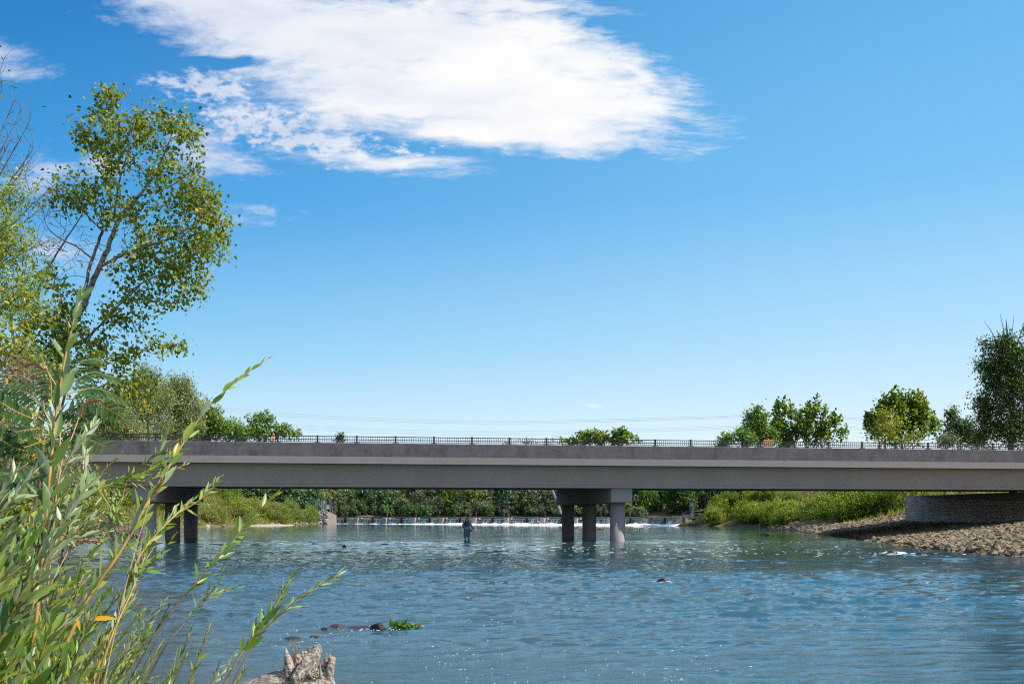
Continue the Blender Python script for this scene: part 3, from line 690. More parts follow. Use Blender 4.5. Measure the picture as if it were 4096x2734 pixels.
# ---- bare twiggy tree top and yellowing willow at the left edge
def left_edge():
    rng = np.random.default_rng(7); Y = 24.0; k = Y / FPX
    sk = []
    P0 = v3((-30, 330), Y)
    for tip in [(4, 58), (14, 100), (20, 112), (26, 128), (33, 148), (28, 162), (22, 170), (38, 185), (44, 205), (50, 188), (2, 80), (10, 140), (48, 240)]:
        a = np.array(P0); e = np.array(v3(tip, Y, rng.uniform(-1, 1))); m = a + (e - a) * .55 + np.array([-.35, 0, .25])
        sk.append(([a, m, e], [.05, .022, .006]))
    mb = MB()
    for P, r in sk:
        Q = spline(P, 14); mb.tube(Q, r, 5, False)
        for j in range(5, 14):
            for s in range(3):
                d = unit(Q[j] - Q[j - 1] + rng.normal(size=3) * .5) * rng.uniform(.15, .55); e = Q[j] + d
                mb.tube(spline([Q[j], Q[j] + d * .5 + rng.normal(size=3) * .03, e + np.array([0, 0, .08])], 5), [.008, .003], 4, False)
    base = (P0[0], Y, ground_z(P0[0], Y))
    mb.tube(spline([(P0[0] - .2, Y, base[2] - .3), (P0[0] + .1, Y, base[2] + 3), P0], 8), [.16, .06], 8)
    att = []
    for P, r in sk[7:11]:
        e = np.array(P[-1]); att.append(e + rng.normal(size=(22, 3)) * (.32, .3, .26))
    A = np.vstack(att); n = len(A)
    LV, LF = leaves(A, rdir(rng, n), rdir(rng, n), rng.uniform(.05, .10, n), rng.uniform(.04, .07, n), DELTA)
    add_plant('bare_tree', 'leafless twiggy treetop reaching in at the upper left edge', 'tree', base, mb, LV, LF, m_twig, L_yellowish, leaf_name='last_leaves')
    # yellow-green willow tree below it
    Y = 17.0; k = Y / FPX
    def B(cx, cy, rx, ry, n, rz=.8): return (v3((cx, cy), Y), (rx * k, rz, ry * k), n)
    sk = [([v3((-60, 560), Y), v3((-45, 420), Y), v3((-20, 300), Y), v3((0, 200), Y)], [.14, .11, .06, .02]), ([v3((-40, 400), Y), v3((-10, 330), Y), v3((15, 290), Y)], [.07, .04, .012])]
    bl = [B(2, 192, 16, 26, 22), B(4, 240, 24, 30, 34), B(22, 245, 14, 30, 14), B(8, 290, 24, 26, 36), B(24, 300, 14, 18, 10), B(-30, 250, 30, 80, 50)]
    wood, LV, LF = plant(rng, sk, bl, LANCE, (.085, .28), 42, .16, .3, twig=.008, up_bias=.3, along=.1)
    b = at(-60, 560, Y); b = (b.x, Y, ground_z(b.x, Y))
    add_plant('willow_tree', 'yellow-green narrow-leaved willow cut off by the left edge', 'tree', b, wood, LV, LF, m_bark_grey, L_bush)
    # yellowing bush under it
    Y = 14.0; k = Y / FPX
    sk = [([v3((-40, 560), Y), v3((-20, 450), Y), v3((10, 380), Y)], [.06, .04, .012]), ([v3((20, 560), Y), v3((15, 470), Y), v3((25, 400), Y)], [.05, .03, .012])]
    bl = [B(6, 350, 30, 30, 44), B(30, 370, 24, 20, 30), B(-10, 400, 40, 40, 46), B(30, 430, 40, 40, 50), B(20, 490, 60, 40, 60)]
    wood, LV, LF = plant(rng, sk, bl, DELTA, (.07, .75), 22, .15, .3, twig=.008, up_bias=.3, along=.1)
    b = at(0, 560, Y); b = (b.x, Y, ground_z(b.x, Y))
    add_plant('yellowing_bush', 'yellowing broad-leaved bush below the willow at the left edge', 'bush', b, wood, LV, LF, m_bark_dark, L_yellowish, wood_name='stems', leaf_name='foliage')
    # grey dried bush and dark tangled bush at the waterline
    Y = 12.0; k = Y / FPX
    sk = [([v3((-10, 560), Y), v3((10, 450), Y), v3((24, 390), Y)], [.04, .025, .008])]
    bl = [B(14, 372, 22, 16, 34, .5), B(40, 378, 16, 12, 20, .5), B(10, 420, 30, 30, 26, .5)]
    wood, LV, LF = plant(rng, sk, bl, LANCE, (.05, .18), 24, .09, 0, twig=.005, up_bias=.2, along=.0)
    b = at(0, 560, Y); b = (b.x, Y, ground_z(b.x, Y))
    add_plant('dry_bush', 'greyish-brown dried bush behind the compound leaves at left', 'bush', b, wood, LV, LF, m_twig, leaf_mat('dried_seed_leaf', [(0, (.16, .13, .10)), (1, (.34, .29, .25))], .1), wood_name='stems', leaf_name='foliage')
    Y = 30.0; k = Y / FPX
    sk = [([v3((60, 570), Y), v3((70, 520), Y), v3((95, 505), Y)], [.06, .035, .01]), ([v3((40, 570), Y), v3((50, 500), Y), v3((70, 465), Y)], [.06, .035, .01])]
    bl = [B(70, 470, 34, 30, 46, 1.4), B(50, 520, 44, 30, 46, 1.4), B(98, 500, 18, 24, 22, 1.0), B(100, 530, 18, 10, 6, .8), B(30, 470, 40, 60, 46, 1.4)]
    wood, LV, LF = plant(rng, sk, bl, DELTA, (.10, .6), 22, .2, .3, twig=.012, up_bias=.4, along=.1)
    for _ in range(120):
        P0 = np.array(v3((rng.normal(108, 16), rng.uniform(515, 538)), Y, rng.uniform(-.8, .8))); d = np.array([rng.uniform(.1, .9), rng.normal() * .3, rng.uniform(-.75, .15)]) * rng.uniform(.3, .8)
        wood.tube(spline([P0, P0 + d * .5 + rng.normal(size=3) * .08, P0 + d], 5), [.012, .005], 4, False)
    b = at(55, 570, Y); b = (b.x, Y, ground_z(b.x, Y))
    add_plant('shoreline_bush', 'tangled bush with dead twigs trailing over the water, left of the bridge', 'bush', b, wood, LV, LF, m_twig, L_olive, wood_name='stems', leaf_name='foliage')
left_edge()

# ---- trees standing behind the bridge
def mid_tree(name, label, cat, Y, trunk_px, blobs, mleaf, mwood, leaf=(.3, .7), n_leaf=14, spread=.35, shoot=None, seed=1, group=None, T=KITE, limbs=(), twig=.03, droop=.1, up_bias=.4, along=.4, max_link=None, shell=2.4):
    rng = np.random.default_rng(seed); k = Y / FPX
    gx_, gy_ = at(trunk_px[0][0], trunk_px[0][1], Y).x, Y
    gz = ground_z(gx_, gy_)
    pts = [(gx_, gy_, gz - .2)] + [v3(p, Y) for p in trunk_px[1:]]
    top = pts[-1]; H = top[2] - gz
    r0 = max(.08, H * .022)
    sk = [(pts, list(np.linspace(r0, .02, len(pts))))] + [([v3(p, Y, d) for p, d in zip(l, np.linspace(0, rng.normal() * 1.5, len(l)))], [r0 * .22, r0 * .10, .010]) for l in limbs]
    bl = [(v3((cx, cy), Y, (b[5] if len(b) > 5 else 0)), (rx * k, max(.5, (rx * k) * .8), ry * k), int(n * 1.5)) for b in blobs for (cx, cy, rx, ry, n) in [b[:5]]]
    wood, LV, LF = plant(rng, sk, bl, T, (leaf[0] * 1.12, leaf[1]), int(n_leaf * (1.0 if shoot else 1.25)), spread, droop, shoot, twig=twig, up_bias=up_bias, along=along, min_r=.01, max_link=max_link, shell=shell)
    return add_plant(name, label, cat, (gx_, gy_, gz), wood, LV, LF, mwood, mleaf, group)
mid_tree('silver_willow_tree', 'wispy grey-green tree, the tallest crown behind the left end of the bridge', 'tree', 92, [(150, 520), (148, 440), (146, 372)], [(146, 378, 14, 14, 50), (150, 398, 24, 18, 100), (146, 422, 30, 18, 110), (128, 412, 18, 22, 70)], L_olive, m_bark_grey, (.17, .35), 34, .32, None, 41, up_bias=.2)
mid_tree('rounded_willow_tree', 'rounded olive-green tree right of the wispy tallest crown', 'tree', 96, [(176, 520), (176, 440), (178, 385)], [(178, 386, 16, 12, 50), (172, 402, 24, 18, 90), (186, 410, 18, 22, 80), (176, 430, 28, 14, 90)], L_olive, m_bark_grey, (.19, .45), 32, .34, None, 42, up_bias=.3)
mid_tree('bank_tree', 'dense green tree above the left bridge end, nearest the willow stems', 'tree', 84, [(112, 520), (112, 450), (112, 405)], [(112, 407, 22, 16, 70), (104, 428, 24, 16, 80), (125, 432, 26, 12, 80), (84, 428, 16, 22, 60)], L_olive, m_bark_dark, (.18, .5), 30, .34, None, 43)
mid_tree('bank_tree', 'bright green tree stepping down behind the long willow stem', 'tree', 196, [(212, 520), (210, 450), (208, 412)], [(206, 414, 16, 12, 44), (214, 427, 22, 12, 66), (196, 432, 14, 10, 40)], L_green, m_bark_dark, (0.47, .6), 24, 0.67, None, 44)
mid_tree('bank_tree', 'low bright green treetop between the stepping tree and the spreading one', 'tree', 200, [(232, 520), (230, 450), (230, 424)], [(229, 426, 12, 8, 24), (238, 434, 12, 7, 20)], L_green, m_bark_dark, (0.46, .6), 22, 0.62, None, 45)
mid_tree('spreading_tree', 'spreading green tree behind the railing beside the orange-shirted walker', 'tree', 205, [(260, 520), (260, 450), (260, 420)], [(260, 420, 16, 9, 30), (262, 432, 24, 8, 40), (280, 430, 12, 7, 18), (290, 434, 8, 4, 9), (246, 434, 12, 8, 20)], L_green, m_bark_dark, (0.51, .62), 22, 0.55, (.35, 0, .45), 46)
mid_tree('treetop', 'tiny dark treetop poking over the railing left of the middle', 'tree', 270, [(341, 515), (341, 450), (341, 434)], [(341, 437, 3.5, 4, 10), (337, 440, 4, 2, 4)], L_dark, m_bark_dark, (0.58, .6), 12, 0.42, None, 47)
mid_tree('roundtop_tree', 'rounded green tree above the railing over the middle pier, the left one', 'tree', 268, [(590, 515), (590, 450), (590, 436)], [(590, 437, 18, 6, 34), (576, 441, 16, 4, 20), (600, 440, 10, 5, 14)], L_maple, m_bark_dark, (0.67, .7), 20, 0.67, (0, 0, .4), 48)
mid_tree('roundtop_tree', 'small yellow-green tree above the railing over the pier cap', 'tree', 266, [(622, 515), (622, 450), (622, 434)], [(621, 434, 9, 5, 18), (625, 440, 14, 5, 22), (616, 440, 7, 5, 10)], L_maple, m_bark_dark, (0.68, .7), 20, 0.63, (0, 0, .4), 49)
mid_tree('treetop', 'sparse bare-tipped treetop over the railing left of the pier', 'tree', 272, [(526, 515), (526, 450), (527, 434)], [(527, 441, 9, 3, 9), (507, 442, 4, 2, 4), (552, 441, 5, 3, 6)], L_silver, m_twig, (0.50, .5), 8, 0.50, None, 50)
mid_tree('columnar_tree', 'narrow egg-shaped dark green tree, first of the group right of the pier', 'tree', 150, [(760, 515), (758, 450), (757, 410)], [(757, 416, 11, 11, 34), (756, 430, 14, 12, 44), (770, 436, 8, 8, 18)], L_green, m_bark_dark, (0.35, .6), 24, 0.40, None, 51, droop=.5)
mid_tree('small_tree', 'small dark tree at the foot of the egg-shaped one', 'tree', 146, [(741, 515), (742, 450), (742, 432)], [(742, 434, 7, 5, 14), (746, 440, 12, 4, 16), (727, 439, 6, 5, 14), (724, 444, 8, 3, 8)], L_green, m_bark_dark, (0.35, .6), 20, 0.38, None, 52)
mid_tree('maple_tree', 'upright maple with spiky shoots next to the egg-shaped tree', 'tree', 154, [(790, 515), (788, 450), (785, 420)], [(777, 419, 4, 9, 8), (784, 414, 3, 6, 5), (791, 419, 3, 6, 6), (799, 422, 3, 6, 6), (778, 432, 13, 8, 20), (794, 434, 8, 7, 12), (785, 444, 16, 5, 16)], L_maple, m_bark_grey, (0.42, .7), 26, 0.40, (.05, 0, 1.9), 53, limbs=[[(788, 448), (780, 425), (776, 408)], [(788, 448), (796, 425), (799, 408)]])
mid_tree('maple_tree', 'wide upright maple with flaring right-hand branches', 'tree', 152, [(826, 515), (822, 450), (818, 422)], [(806, 418, 3, 9, 8), (815, 416, 3, 8, 7), (824, 420, 3, 7, 6), (834, 423, 4, 7, 7), (808, 432, 10, 7, 16), (824, 436, 10, 7, 14), (840, 438, 6, 4, 6), (815, 444, 12, 4, 10)], L_maple, m_bark_grey, (0.42, .7), 26, 0.39, (.25, 0, 1.9), 54, limbs=[[(822, 448), (810, 425), (806, 408)], [(822, 448), (834, 428), (840, 412)]])
mid_tree('maple_tree', 'broad dark maple with many upright shoots, right of the gap', 'tree', 104, [(905, 515), (902, 450), (900, 412)], [(884, 412, 4, 6, 8), (892, 406, 4, 7, 9), (903, 408, 4, 7, 9), (914, 408, 5, 7, 10), (924, 411, 4, 6, 8), (868, 424, 3, 8, 7), (876, 428, 8, 8, 14), (892, 420, 16, 10, 28), (916, 422, 16, 10, 28), (934, 428, 5, 8, 8), (900, 438, 34, 6, 30)], L_maple, m_bark_grey, (.32, .7), 28, .3, (.10, 0, 1.5), 55, limbs=[[(902, 450), (888, 420), (882, 400)], [(902, 450), (920, 418), (930, 402)]])
mid_tree('yellowing_tree', 'yellowing thin-leaved tree in front of the broad dark maple', 'tree', 98, [(884, 515), (885, 450), (884, 412)], [(884, 414, 10, 8, 12), (888, 424, 16, 10, 22), (880, 434, 14, 7, 16), (908, 438, 20, 4, 14)], L_yellowish, m_bark_grey, (.22, .6), 14, .3, None, 56, limbs=[[(906, 450), (898, 420), (893, 404)], [(906, 450), (925, 430), (940, 418)]])
mid_tree('bank_tree', 'dark airy tree between the broad maple and the tall right-hand tree', 'tree', 96, [(960, 515), (958, 450), (955, 415)], [(952, 414, 6, 5, 12), (955, 426, 10, 8, 24), (966, 428, 9, 8, 22), (950, 437, 12, 6, 22), (972, 438, 10, 6, 18)], L_dark, m_bark_dark, (.22, .6), 22, .28, None, 57)
mid_tree('hazel_bush', 'pale rusty-green bush just above the railing near the right edge', 'bush', 90, [(945, 515), (946, 455), (946, 440)], [(946, 441, 12, 4, 30)], L_silver, m_twig, (.15, .5), 24, .25, None, 58)
mid_tree('tall_dark_tree', 'tall dark tree cut off by the right edge of the view', 'tree', 78, [(1012, 520), (1012, 440), (1010, 360), (1006, 318)], [(1006, 345, 12, 12, 26), (1000, 360, 18, 14, 44), (1016, 360, 20, 18, 60), (1006, 385, 24, 18, 76), (992, 378, 10, 10, 20), (1026, 395, 20, 40, 80), (996, 402, 18, 10, 34), (984, 407, 7, 5, 10), (1000, 425, 22, 14, 66), (1020, 430, 20, 18, 60), (984, 436, 12, 8, 22), (1036, 350, 12, 30, 40), (988, 345, 8, 9, 12), (985, 366, 9, 10, 16), (980, 402, 8, 6, 12), (982, 420, 8, 8, 12)], L_darker, m_bark_dark, (.17, .65), 25, .30, None, 59, limbs=[[(1010, 380), (996, 340), (984, 320)], [(1010, 370), (1004, 332), (1000, 313)], [(1010, 370), (1012, 335), (1014, 314)], [(1010, 370), (1020, 335), (1026, 316)], [(1010, 400), (992, 360), (980, 336)]], along=.3)

# ------------------------------------------------------------------ bank vegetation and the wood beyond the weir
def proto_bush(name, seed, h, r, mleaf, leaf, n_leaf=22, n=60, T=KITE, mwood=m_bark_dark, spread=.16, droop=.0, nst=5, shoot=None, up_bias=.4, low=.35):
    rng = np.random.default_rng(seed); sk = []
    for j in range(nst):
        a = rng.uniform(0, 6.28); e = np.array([math.cos(a) * r * .5, math.sin(a) * r * .5, h * rng.uniform(.6, .85)])
        sk.append(([(0, 0, -.2), e * .5 + rng.normal(size=3) * .1, e], [.05 * h / 2.5, .03 * h / 2.5, .01]))
    bl = [((0, 0, h * .5), (r, r, h * .48), n)] + [((r * .6 * math.cos(q), r * .6 * math.sin(q), h * low), (r * .7, r * .7, h * .34), n // 3) for q in rng.uniform(0, 6.28, 3)]
    return plant(rng, sk, bl, T, leaf, n_leaf, spread, droop, shoot, twig=.012, twig_n=3, up_bias=up_bias, along=.15, shell=2.0)
def grove(name, label, cat, group, protos, spots, mleafs, mwood=m_bark_dark, wood_name='stems', leaf_name='foliage', seed=1, sq=(.85, 1.2)):
    """protos: built plants at the origin; spots: (x, y, scale, kind)"""
    rng = np.random.default_rng(seed); firsts = {}
    for x, y, s, k in spots:
        z = ground_z(x, y) - .05
        if k not in firsts:
            w_, lv, lf = protos[k]
            firsts[k] = o = add_plant(name, label[k] if isinstance(label, (list, tuple)) else label, cat, (0, 0, 0), w_, lv, lf, mwood, mleafs[k], group, wood_name, leaf_name)
            o.location = (x, y, z); o.rotation_euler = (0, 0, rng.uniform(0, 6.28)); o.scale = (s, s, s * rng.uniform(*sq))
        else:
            dup(firsts[k], (x, y, z), rng.uniform(0, 6.28), (s, s, s * rng.uniform(*sq)))
gr = np.random.default_rng(77)
def on_left(px_lo, px_hi, Y0, Y1, n, d0, d1):
    o = []
    while len(o) < n:
        Y = gr.uniform(Y0, Y1); x = xl(Y) - gr.uniform(d0, d1); px = 512 + FPX * x / Y
        if px_lo < px < px_hi: o.append((x, Y))
    return o
def on_right(px_lo, px_hi, Y0, Y1, n, d0, d1):
    o = []
    while len(o) < n:
        Y = gr.uniform(Y0, Y1); x = xr(Y) + gr.uniform(d0, d1); px = 512 + FPX * x / Y
        if px_lo < px < px_hi: o.append((x, Y))
    return o
PB = [proto_bush('b', 1, 2.4, 1.3, None, (.15, .5), 26, 70), proto_bush('b', 2, 1.8, 1.5, None, (.15, .5), 26, 70), proto_bush('b', 3, 2.2, 1.1, None, (.16, .35), 24, 60), proto_bush('b', 4, 2.0, 1.3, None, (.16, .6), 24, 64)]
PBm = [L_bush, L_grass, L_olive, L_green]
lb = ['bright yellow-green bush on the grassy left bank under the bridge', 'straw-coloured shrub on the left bank under the bridge', 'olive-green bush on the left bank under the bridge', 'dark green bush on the left bank under the bridge']
sp_ = []
for x, y in on_left(-10, 250, 84, 150, 70, 1.0, 16): sp_.append((x, y, gr.uniform(.6, 1.35), gr.choice([0, 0, 0, 0, 1, 2])))
for x, y in on_left(225, 318, 145, 182, 46, .5, 16): sp_.append((x, y, gr.uniform(.7, 1.5), gr.choice([0, 0, 1, 2, 3])))
for x, y in ((-36.6, 176), (-38.2, 177), (-39.6, 175), (-37.8, 172.5), (-40.5, 171)): sp_.append((x, y, 1.25, 3))
grove('bank_bush', lb, 'bush', 'bushes on the left bank under the bridge', PB, sp_, PBm, seed=5)
PR = [proto_bush('b', 11, 3.2, 1.9, None, (.19, .5), 30, 90), proto_bush('b', 12, 2.6, 1.9, None, (.18, .5), 30, 90), proto_bush('b', 13, 2.8, 1.5, None, (.18, .6), 28, 70)]
PRm = [L_bush, L_maple, L_green]
lr = ['sunlit yellow-green bush on the right bank under the bridge', 'fresh green bush on the right bank under the bridge', 'dark green bush on the right bank under the bridge']
sp_ = []
for x, y in on_right(712, 800, 112, 150, 34, .2, 10): sp_.append((x, y, gr.uniform(.65, 1.0), gr.choice([0, 0, 0, 1, 2])))
for x, y in on_right(780, 912, 90, 118, 46, 3.2, 18): sp_.append((x, y, gr.uniform(.75, 1.3), gr.choice([0, 0, 1, 1, 2])))
for x, y in on_right(700, 1000, 100, 165, 30, 12, 34): sp_.append((x, y, gr.uniform(1.0, 1.6), gr.choice([1, 2, 2])))
grove('bank_bush', lr, 'bush', 'bushes on the right bank under the bridge', PR, sp_, PRm, seed=6)
# reddish-brown dry brush by the sluice and above the green bushes
PD = [proto_bush('b', 14, 1.3, 1.0, None, (.13, .22), 24, 60, up_bias=.9)]
sp_ = [(x, y, gr.uniform(.5, .8), 0) for x, y in ((25.6, 147.5), (26.4, 147.2), (27.2, 147), (24.6, 148.4), (28.4, 146.6), (23.6, 149.4))] + [(xr(y) + gr.uniform(1, 14), y, gr.uniform(.7, 1.3), 0) for y in gr.uniform(160, 215, 26)]
grove('dry_brush', 'straw-coloured dry brush by the old sluice gate right of the weir', 'brush', 'dry brush around the sluice gate', PD, sp_, [L_grass], m_twig, seed=8)
# wood
PF = [proto_bush('t', 21, 9.5, 3.6, None, (.62, .6), 26, 120, spread=.5, nst=3, low=.28), proto_bush('t', 22, 11.5, 3.2, None, (.60, .6), 26, 120, spread=.5, nst=3, low=.28), proto_bush('t', 23, 8.5, 4.0, None, (.60, .6), 26, 120, spread=.5, nst=3, low=.28)]
PFm = [L_forest, L_dark, L_green]
lf_ = ['blue-green tree in the dark wood beyond the weir', 'very dark tree in the wood beyond the weir', 'leafy mid-green tree in the dark wood beyond the weir']
sp_ = []
for row, (Y0, n) in enumerate(((250, 26), (258, 26), (268, 26), (282, 24))):
    for j in range(n):
        u = (j + gr.uniform(.1, .9)) / n; Y = Y0 - .12 * ((-78 + 158 * u)) + gr.uniform(-3, 3)
        sp_.append((-78 + 158 * u, Y, gr.uniform(.75, 1.0), gr.choice([0, 0, 0, 1, 2])))
for x, y in on_right(690, 790, 170, 235, 18, 8, 40): sp_.append((x, y, gr.uniform(.6, .9), gr.choice([0, 0, 1])))
for x, y in on_left(225, 335, 190, 240, 18, 2, 30): sp_.append((x, y, gr.uniform(.6, .85), gr.choice([0, 0, 1, 2])))
grove('forest_tree', lf_, 'tree', 'trees of the dark wood beyond the weir', PF, sp_, PFm, wood_name='trunk', leaf_name='crown', seed=9)
PS = [proto_bush('s', 31, 3.4, 1.7, None, (.34, .3), 26, 70, up_bias=.1), proto_bush('s', 32, 3.0, 1.9, None, (.38, .5), 26, 70), proto_bush('s', 33, 2.6, 1.8, None, (.34, .5), 24, 60), proto_bush('s', 34, 3.0, 1.9, None, (.36, .5), 24, 60)]
PS.append(proto_bush('s', 35, 3.2, 1.8, None, (.34, .5), 24, 64))
PSm = [L_silver, L_forest, L_olive, L_yellow, L_green]
ls = ['silvery grey willow shrub on the far pool shore', 'dark rounded shrub on the far pool shore', 'olive shrub on the far pool shore', 'golden-yellow shrub standing out in front of the dark wood', 'fresh green shrub on the far pool shore']
def pool_edge(px, off=0.0):
    u = (px - 512) / FPX; Y = (243.5 + off) / (1 + .12 * u); return u * Y, Y
sp_ = []
for j in range(58):
    x, y = pool_edge(268 + j * 6.6 + gr.uniform(-2, 2), gr.uniform(0, 4)); sp_.append((x, y, gr.uniform(.7, 1.3), gr.choice([0, 0, 1, 1, 2])))
for j in range(64):
    x, y = pool_edge(266 + j * 6.2 + gr.uniform(-3, 3), gr.uniform(4, 9)); sp_.append((x, y, gr.uniform(.9, 2.4), gr.choice([0, 0, 1, 2, 2, 4])))
for px, off, s in ((339, 8, 1.05), (406, 9, 1.2), (385, 8, .5)):
    x, y = pool_edge(px, off); sp_.append((x, y, s, 3))
grove('shore_shrub', ls, 'shrub', 'shrubs along the far shore of the pool', PS, sp_, PSm, seed=10)
# golden shrubs stand on short stems up the slope: lift them into view
for o in [o for o in bpy.data.objects if o.name.startswith('shore_shrub') and o.get('label') == ls[3]]: o.location.z += 4.0 if o.scale.x > .6 else 5.0
# pale leaning dead trunk in front of the wood
def dead_trunk():
    Y = 236; b = at(560.5, 517, Y); pts = [at(560.5, 514, Y), at(558, 506, Y), at(554.5, 496, Y), at(551, 486, Y + 1), at(549, 478, Y + 2)]
    mb = MB().tube(spline([tuple(p) for p in pts], 16), [.55, .5, .42, .35, .12], 8)
    mb.tube([tuple(pts[2]), tuple(pts[2] + Vector((1.6, 0, 2.6))), tuple(pts[2] + Vector((2.2, 0, 5)))], [.25, .15, .05], 6)
    o = mb.build('dead_tree', m_bark_pale, None, True); tag(o, 'pale bare leaning trunk in front of the dark wood, left of the pier', 'dead tree')
dead_trunk()

# grass: blades over the banks
def grass_cover():
    r = np.random.default_rng(61); P = []
    def add(n, Y0, Y1, side, d0, d1, dens=None):
        Y = r.uniform(Y0, Y1, n); d = r.uniform(d0, d1, n)
        x = xl(Y) - d if side < 0 else xr(Y) + d
        P.append(np.stack([x, Y], 1))
    add(26000, 80, 186, -1, .4, 20); add(9000, 88, 150, 1, 3.5, 18); add(9000, 150, 215, 1, .8, 22); add(5000, 30, 80, -1, .6, 8); add(9000, 1.5, 30, -1, .5, 6); add(6000, 186, 243, -1, 1, 14)
    P = np.vstack(P); z = land(P[:, 0], P[:, 1]); k = (z > .12); P, z = P[k], z[k]; n = len(P)
    S = np.where(P[:, 1] > 60, 1.0, .5)
    pos = np.column_stack([P, z - .03]); d = unit(r.normal(size=(n, 3)) * .35 + np.array([.1, 0, 1]))
    LV, LF = leaves(pos, d, rdir(r, n), r.uniform(.35, .9, n) * S, r.uniform(.08, .16, n) * S, KITE)
    tag(mesh('grass', LV, LF, leaf_mat('bank_grass', [(0, (.10, .14, .02)), (.45, (.21, .24, .045)), (.75, (.33, .29, .09)), (1, (.46, .36, .17))], .35)), 'tall mixed green and straw-coloured grass on the banks', kind='stuff')
grass_cover()

# ------------------------------------------------------------------ rocks
def rock_mesh(name, seed, rad, mat, sub=3, rough=.22, cuts=5):
    import bmesh
    bm = bmesh.new(); bmesh.ops.create_icosphere(bm, subdivisions=sub, radius=1.0)
    V = np.array([v.co for v in bm.verts]); F = np.array([[v.index for v in f.verts] for f in bm.faces]); bm.free()
    r = np.random.default_rng(seed)
    for _ in range(cuts):
        nrm = rdir(r, 1)[0]; h = r.uniform(.42, .8); dd = V @ nrm - h
        V = V - np.where(dd > 0, dd, 0)[:, None] * nrm
    V = V + unit(V) * (fbm(V * 1.6 + seed * 3.1, 4) * rough)[:, None]
    V = V * np.array(rad)
    me = mesh(name, V, F, mat, None, False)
    return me
def stone_mat(name, lo, mid, hi, wet=None, rough=.9):
    m, t, out = material(name)
    P = pos_node(t); oi = t.new('ShaderNodeObjectInfo')
    n = t.math('ADD', t.math('MULTIPLY', t.noise(P, 5, 5, .65), .7), t.math('MULTIPLY', oi.outputs['Random'], .3))
    c = t.ramp(n, [(.3, lo), (.5, mid), (.72, hi)])
    principled(t, out, c, rough, t.noise(P, 22, 5, .7), .5, .03, .3)
    return m
m_riprap = stone_mat('tan_riprap', (.105, .08, .05), (.205, .158, .10), (.33, .26, .165))
m_wet = stone_mat('wet_dark_rock', (.012, .010, .010), (.028, .022, .020), (.06, .05, .042), rough=.35)
m_rust = stone_mat('rusty_rock', (.03, .018, .012), (.09, .045, .028), (.17, .09, .05), rough=.6)
m_grey = stone_mat('grey_rock', (.13, .12, .115), (.24, .22, .21), (.36, .34, .32))

def riprap():
    r = np.random.default_rng(31); S = []
    def sample(n, Y0, Y1, d0, d1, s0, s1):
        Y = np.exp(r.uniform(np.log(Y0), np.log(Y1), n)); d = r.uniform(d0, d1, n); S.append(np.stack([xr(Y) + d, Y, r.uniform(s0, s1, n), d], 1))
    sample(9000, 34, 66, -.45, 15, .08, .23); sample(4200, 64, 90, -.45, 11, .12, .28); sample(2600, 86, 132, -.5, 5.5, .18, .38)
    A = np.vstack(S)
    wl_ = lambda Y: 31.6 + (80 - Y) * .1528
    keep = (A[:, 0] < wl_(A[:, 1]) - .15) | (A[:, 1] > 81)
    A = A[keep]; z = land(A[:, 0], A[:, 1])
    px = 512 + FPX * A[:, 0] / A[:, 1]; inside = px < 1180
    A, z = A[inside], z[inside]
    size = A[:, 2] / A[:, 1]; o = np.argsort(-size)
    pr = [rock_mesh('riprap_stone', 200 + k, (1.15, .85, .66), m_riprap, 2, .16, 9) for k in range(6)]
    base_me = [p.data for p in pr]
    for p in pr: bpy.data.objects.remove(p)
    def xf(i, rng):
        e = rng.uniform(0, 6.28, 3) * np.array([.5, .5, 1]) * np.array([.5, .5, 1]); s = A[i, 2] * rng.uniform(.8, 1.25, 3)
        return e, s
    for c, i in enumerate(o[:300]):
        ob = bpy.data.objects.new('riprap_stone', base_me[c % 6]); COL.objects.link(ob)
        e, s = xf(i, r); ob.location = (A[i, 0], A[i, 1], z[i] + .06 + .25 * A[i, 2]); ob.rotation_euler = e; ob.scale = s
        tag(ob, 'tan angular stone of the riprap bank below the bridge abutment', 'stone', 'riprap stones on the right bank')
    co = []; fa = []
    for me in base_me:
        v = np.empty(len(me.vertices) * 3, np.float32); me.vertices.foreach_get('co', v); co.append(v.reshape(-1, 3))
        f = np.empty(len(me.loops), np.int32); me.loops.foreach_get('vertex_index', f); fa.append(f.reshape(-1, 3))
    VV, FF, n = [], [], 0
    for c, i in enumerate(o[300:]):
        e, s = xf(i, r); k = c % 6
        ca, sa = math.cos(e[2]), math.sin(e[2]); v = co[k] * s; v = np.stack([v[:, 0] * ca - v[:, 1] * sa, v[:, 0] * sa + v[:, 1] * ca, v[:, 2] + e[0] * v[:, 0] * .25], 1)
        VV.append(v + np.array([A[i, 0], A[i, 1], z[i] + .08 + .22 * A[i, 2]])); FF.append(fa[k] + n); n += len(v)
    m2, t, out = material('tan_riprap_mass')
    P = pos_node(t); g = t.new('ShaderNodeNewGeometry')
    c = t.ramp(t.math('ADD', t.math('MULTIPLY', t.noise(P, 5, 5, .65), .7), t.math('MULTIPLY', g.outputs['Random Per Island'], .3)), [(.3, (.105, .08, .05)), (.5, (.205, .158, .10)), (.72, (.33, .26, .165))])
    principled(t, out, c, .9, t.noise(P, 22, 5, .7), .5, .03, .3)
    tag(mesh('riprap', np.vstack(VV), np.vstack(FF), m2), 'mass of tan riprap stones covering the right bank', kind='stuff')
riprap()
def rock(px, py, Y, wpx, hpx, mat, label, seed, name='river_rock', sink=.35, depth=1.0, cat='rock'):
    k = Y / FPX; o = rock_mesh(name, seed, (wpx * k, wpx * k * depth, hpx * k), mat, 3, .35, 6)
    p = at(px, HOR + EYE * FPX / Y, Y); o.location = (p.x, Y, -hpx * k * sink + .0)
    return tag(o, label, cat)
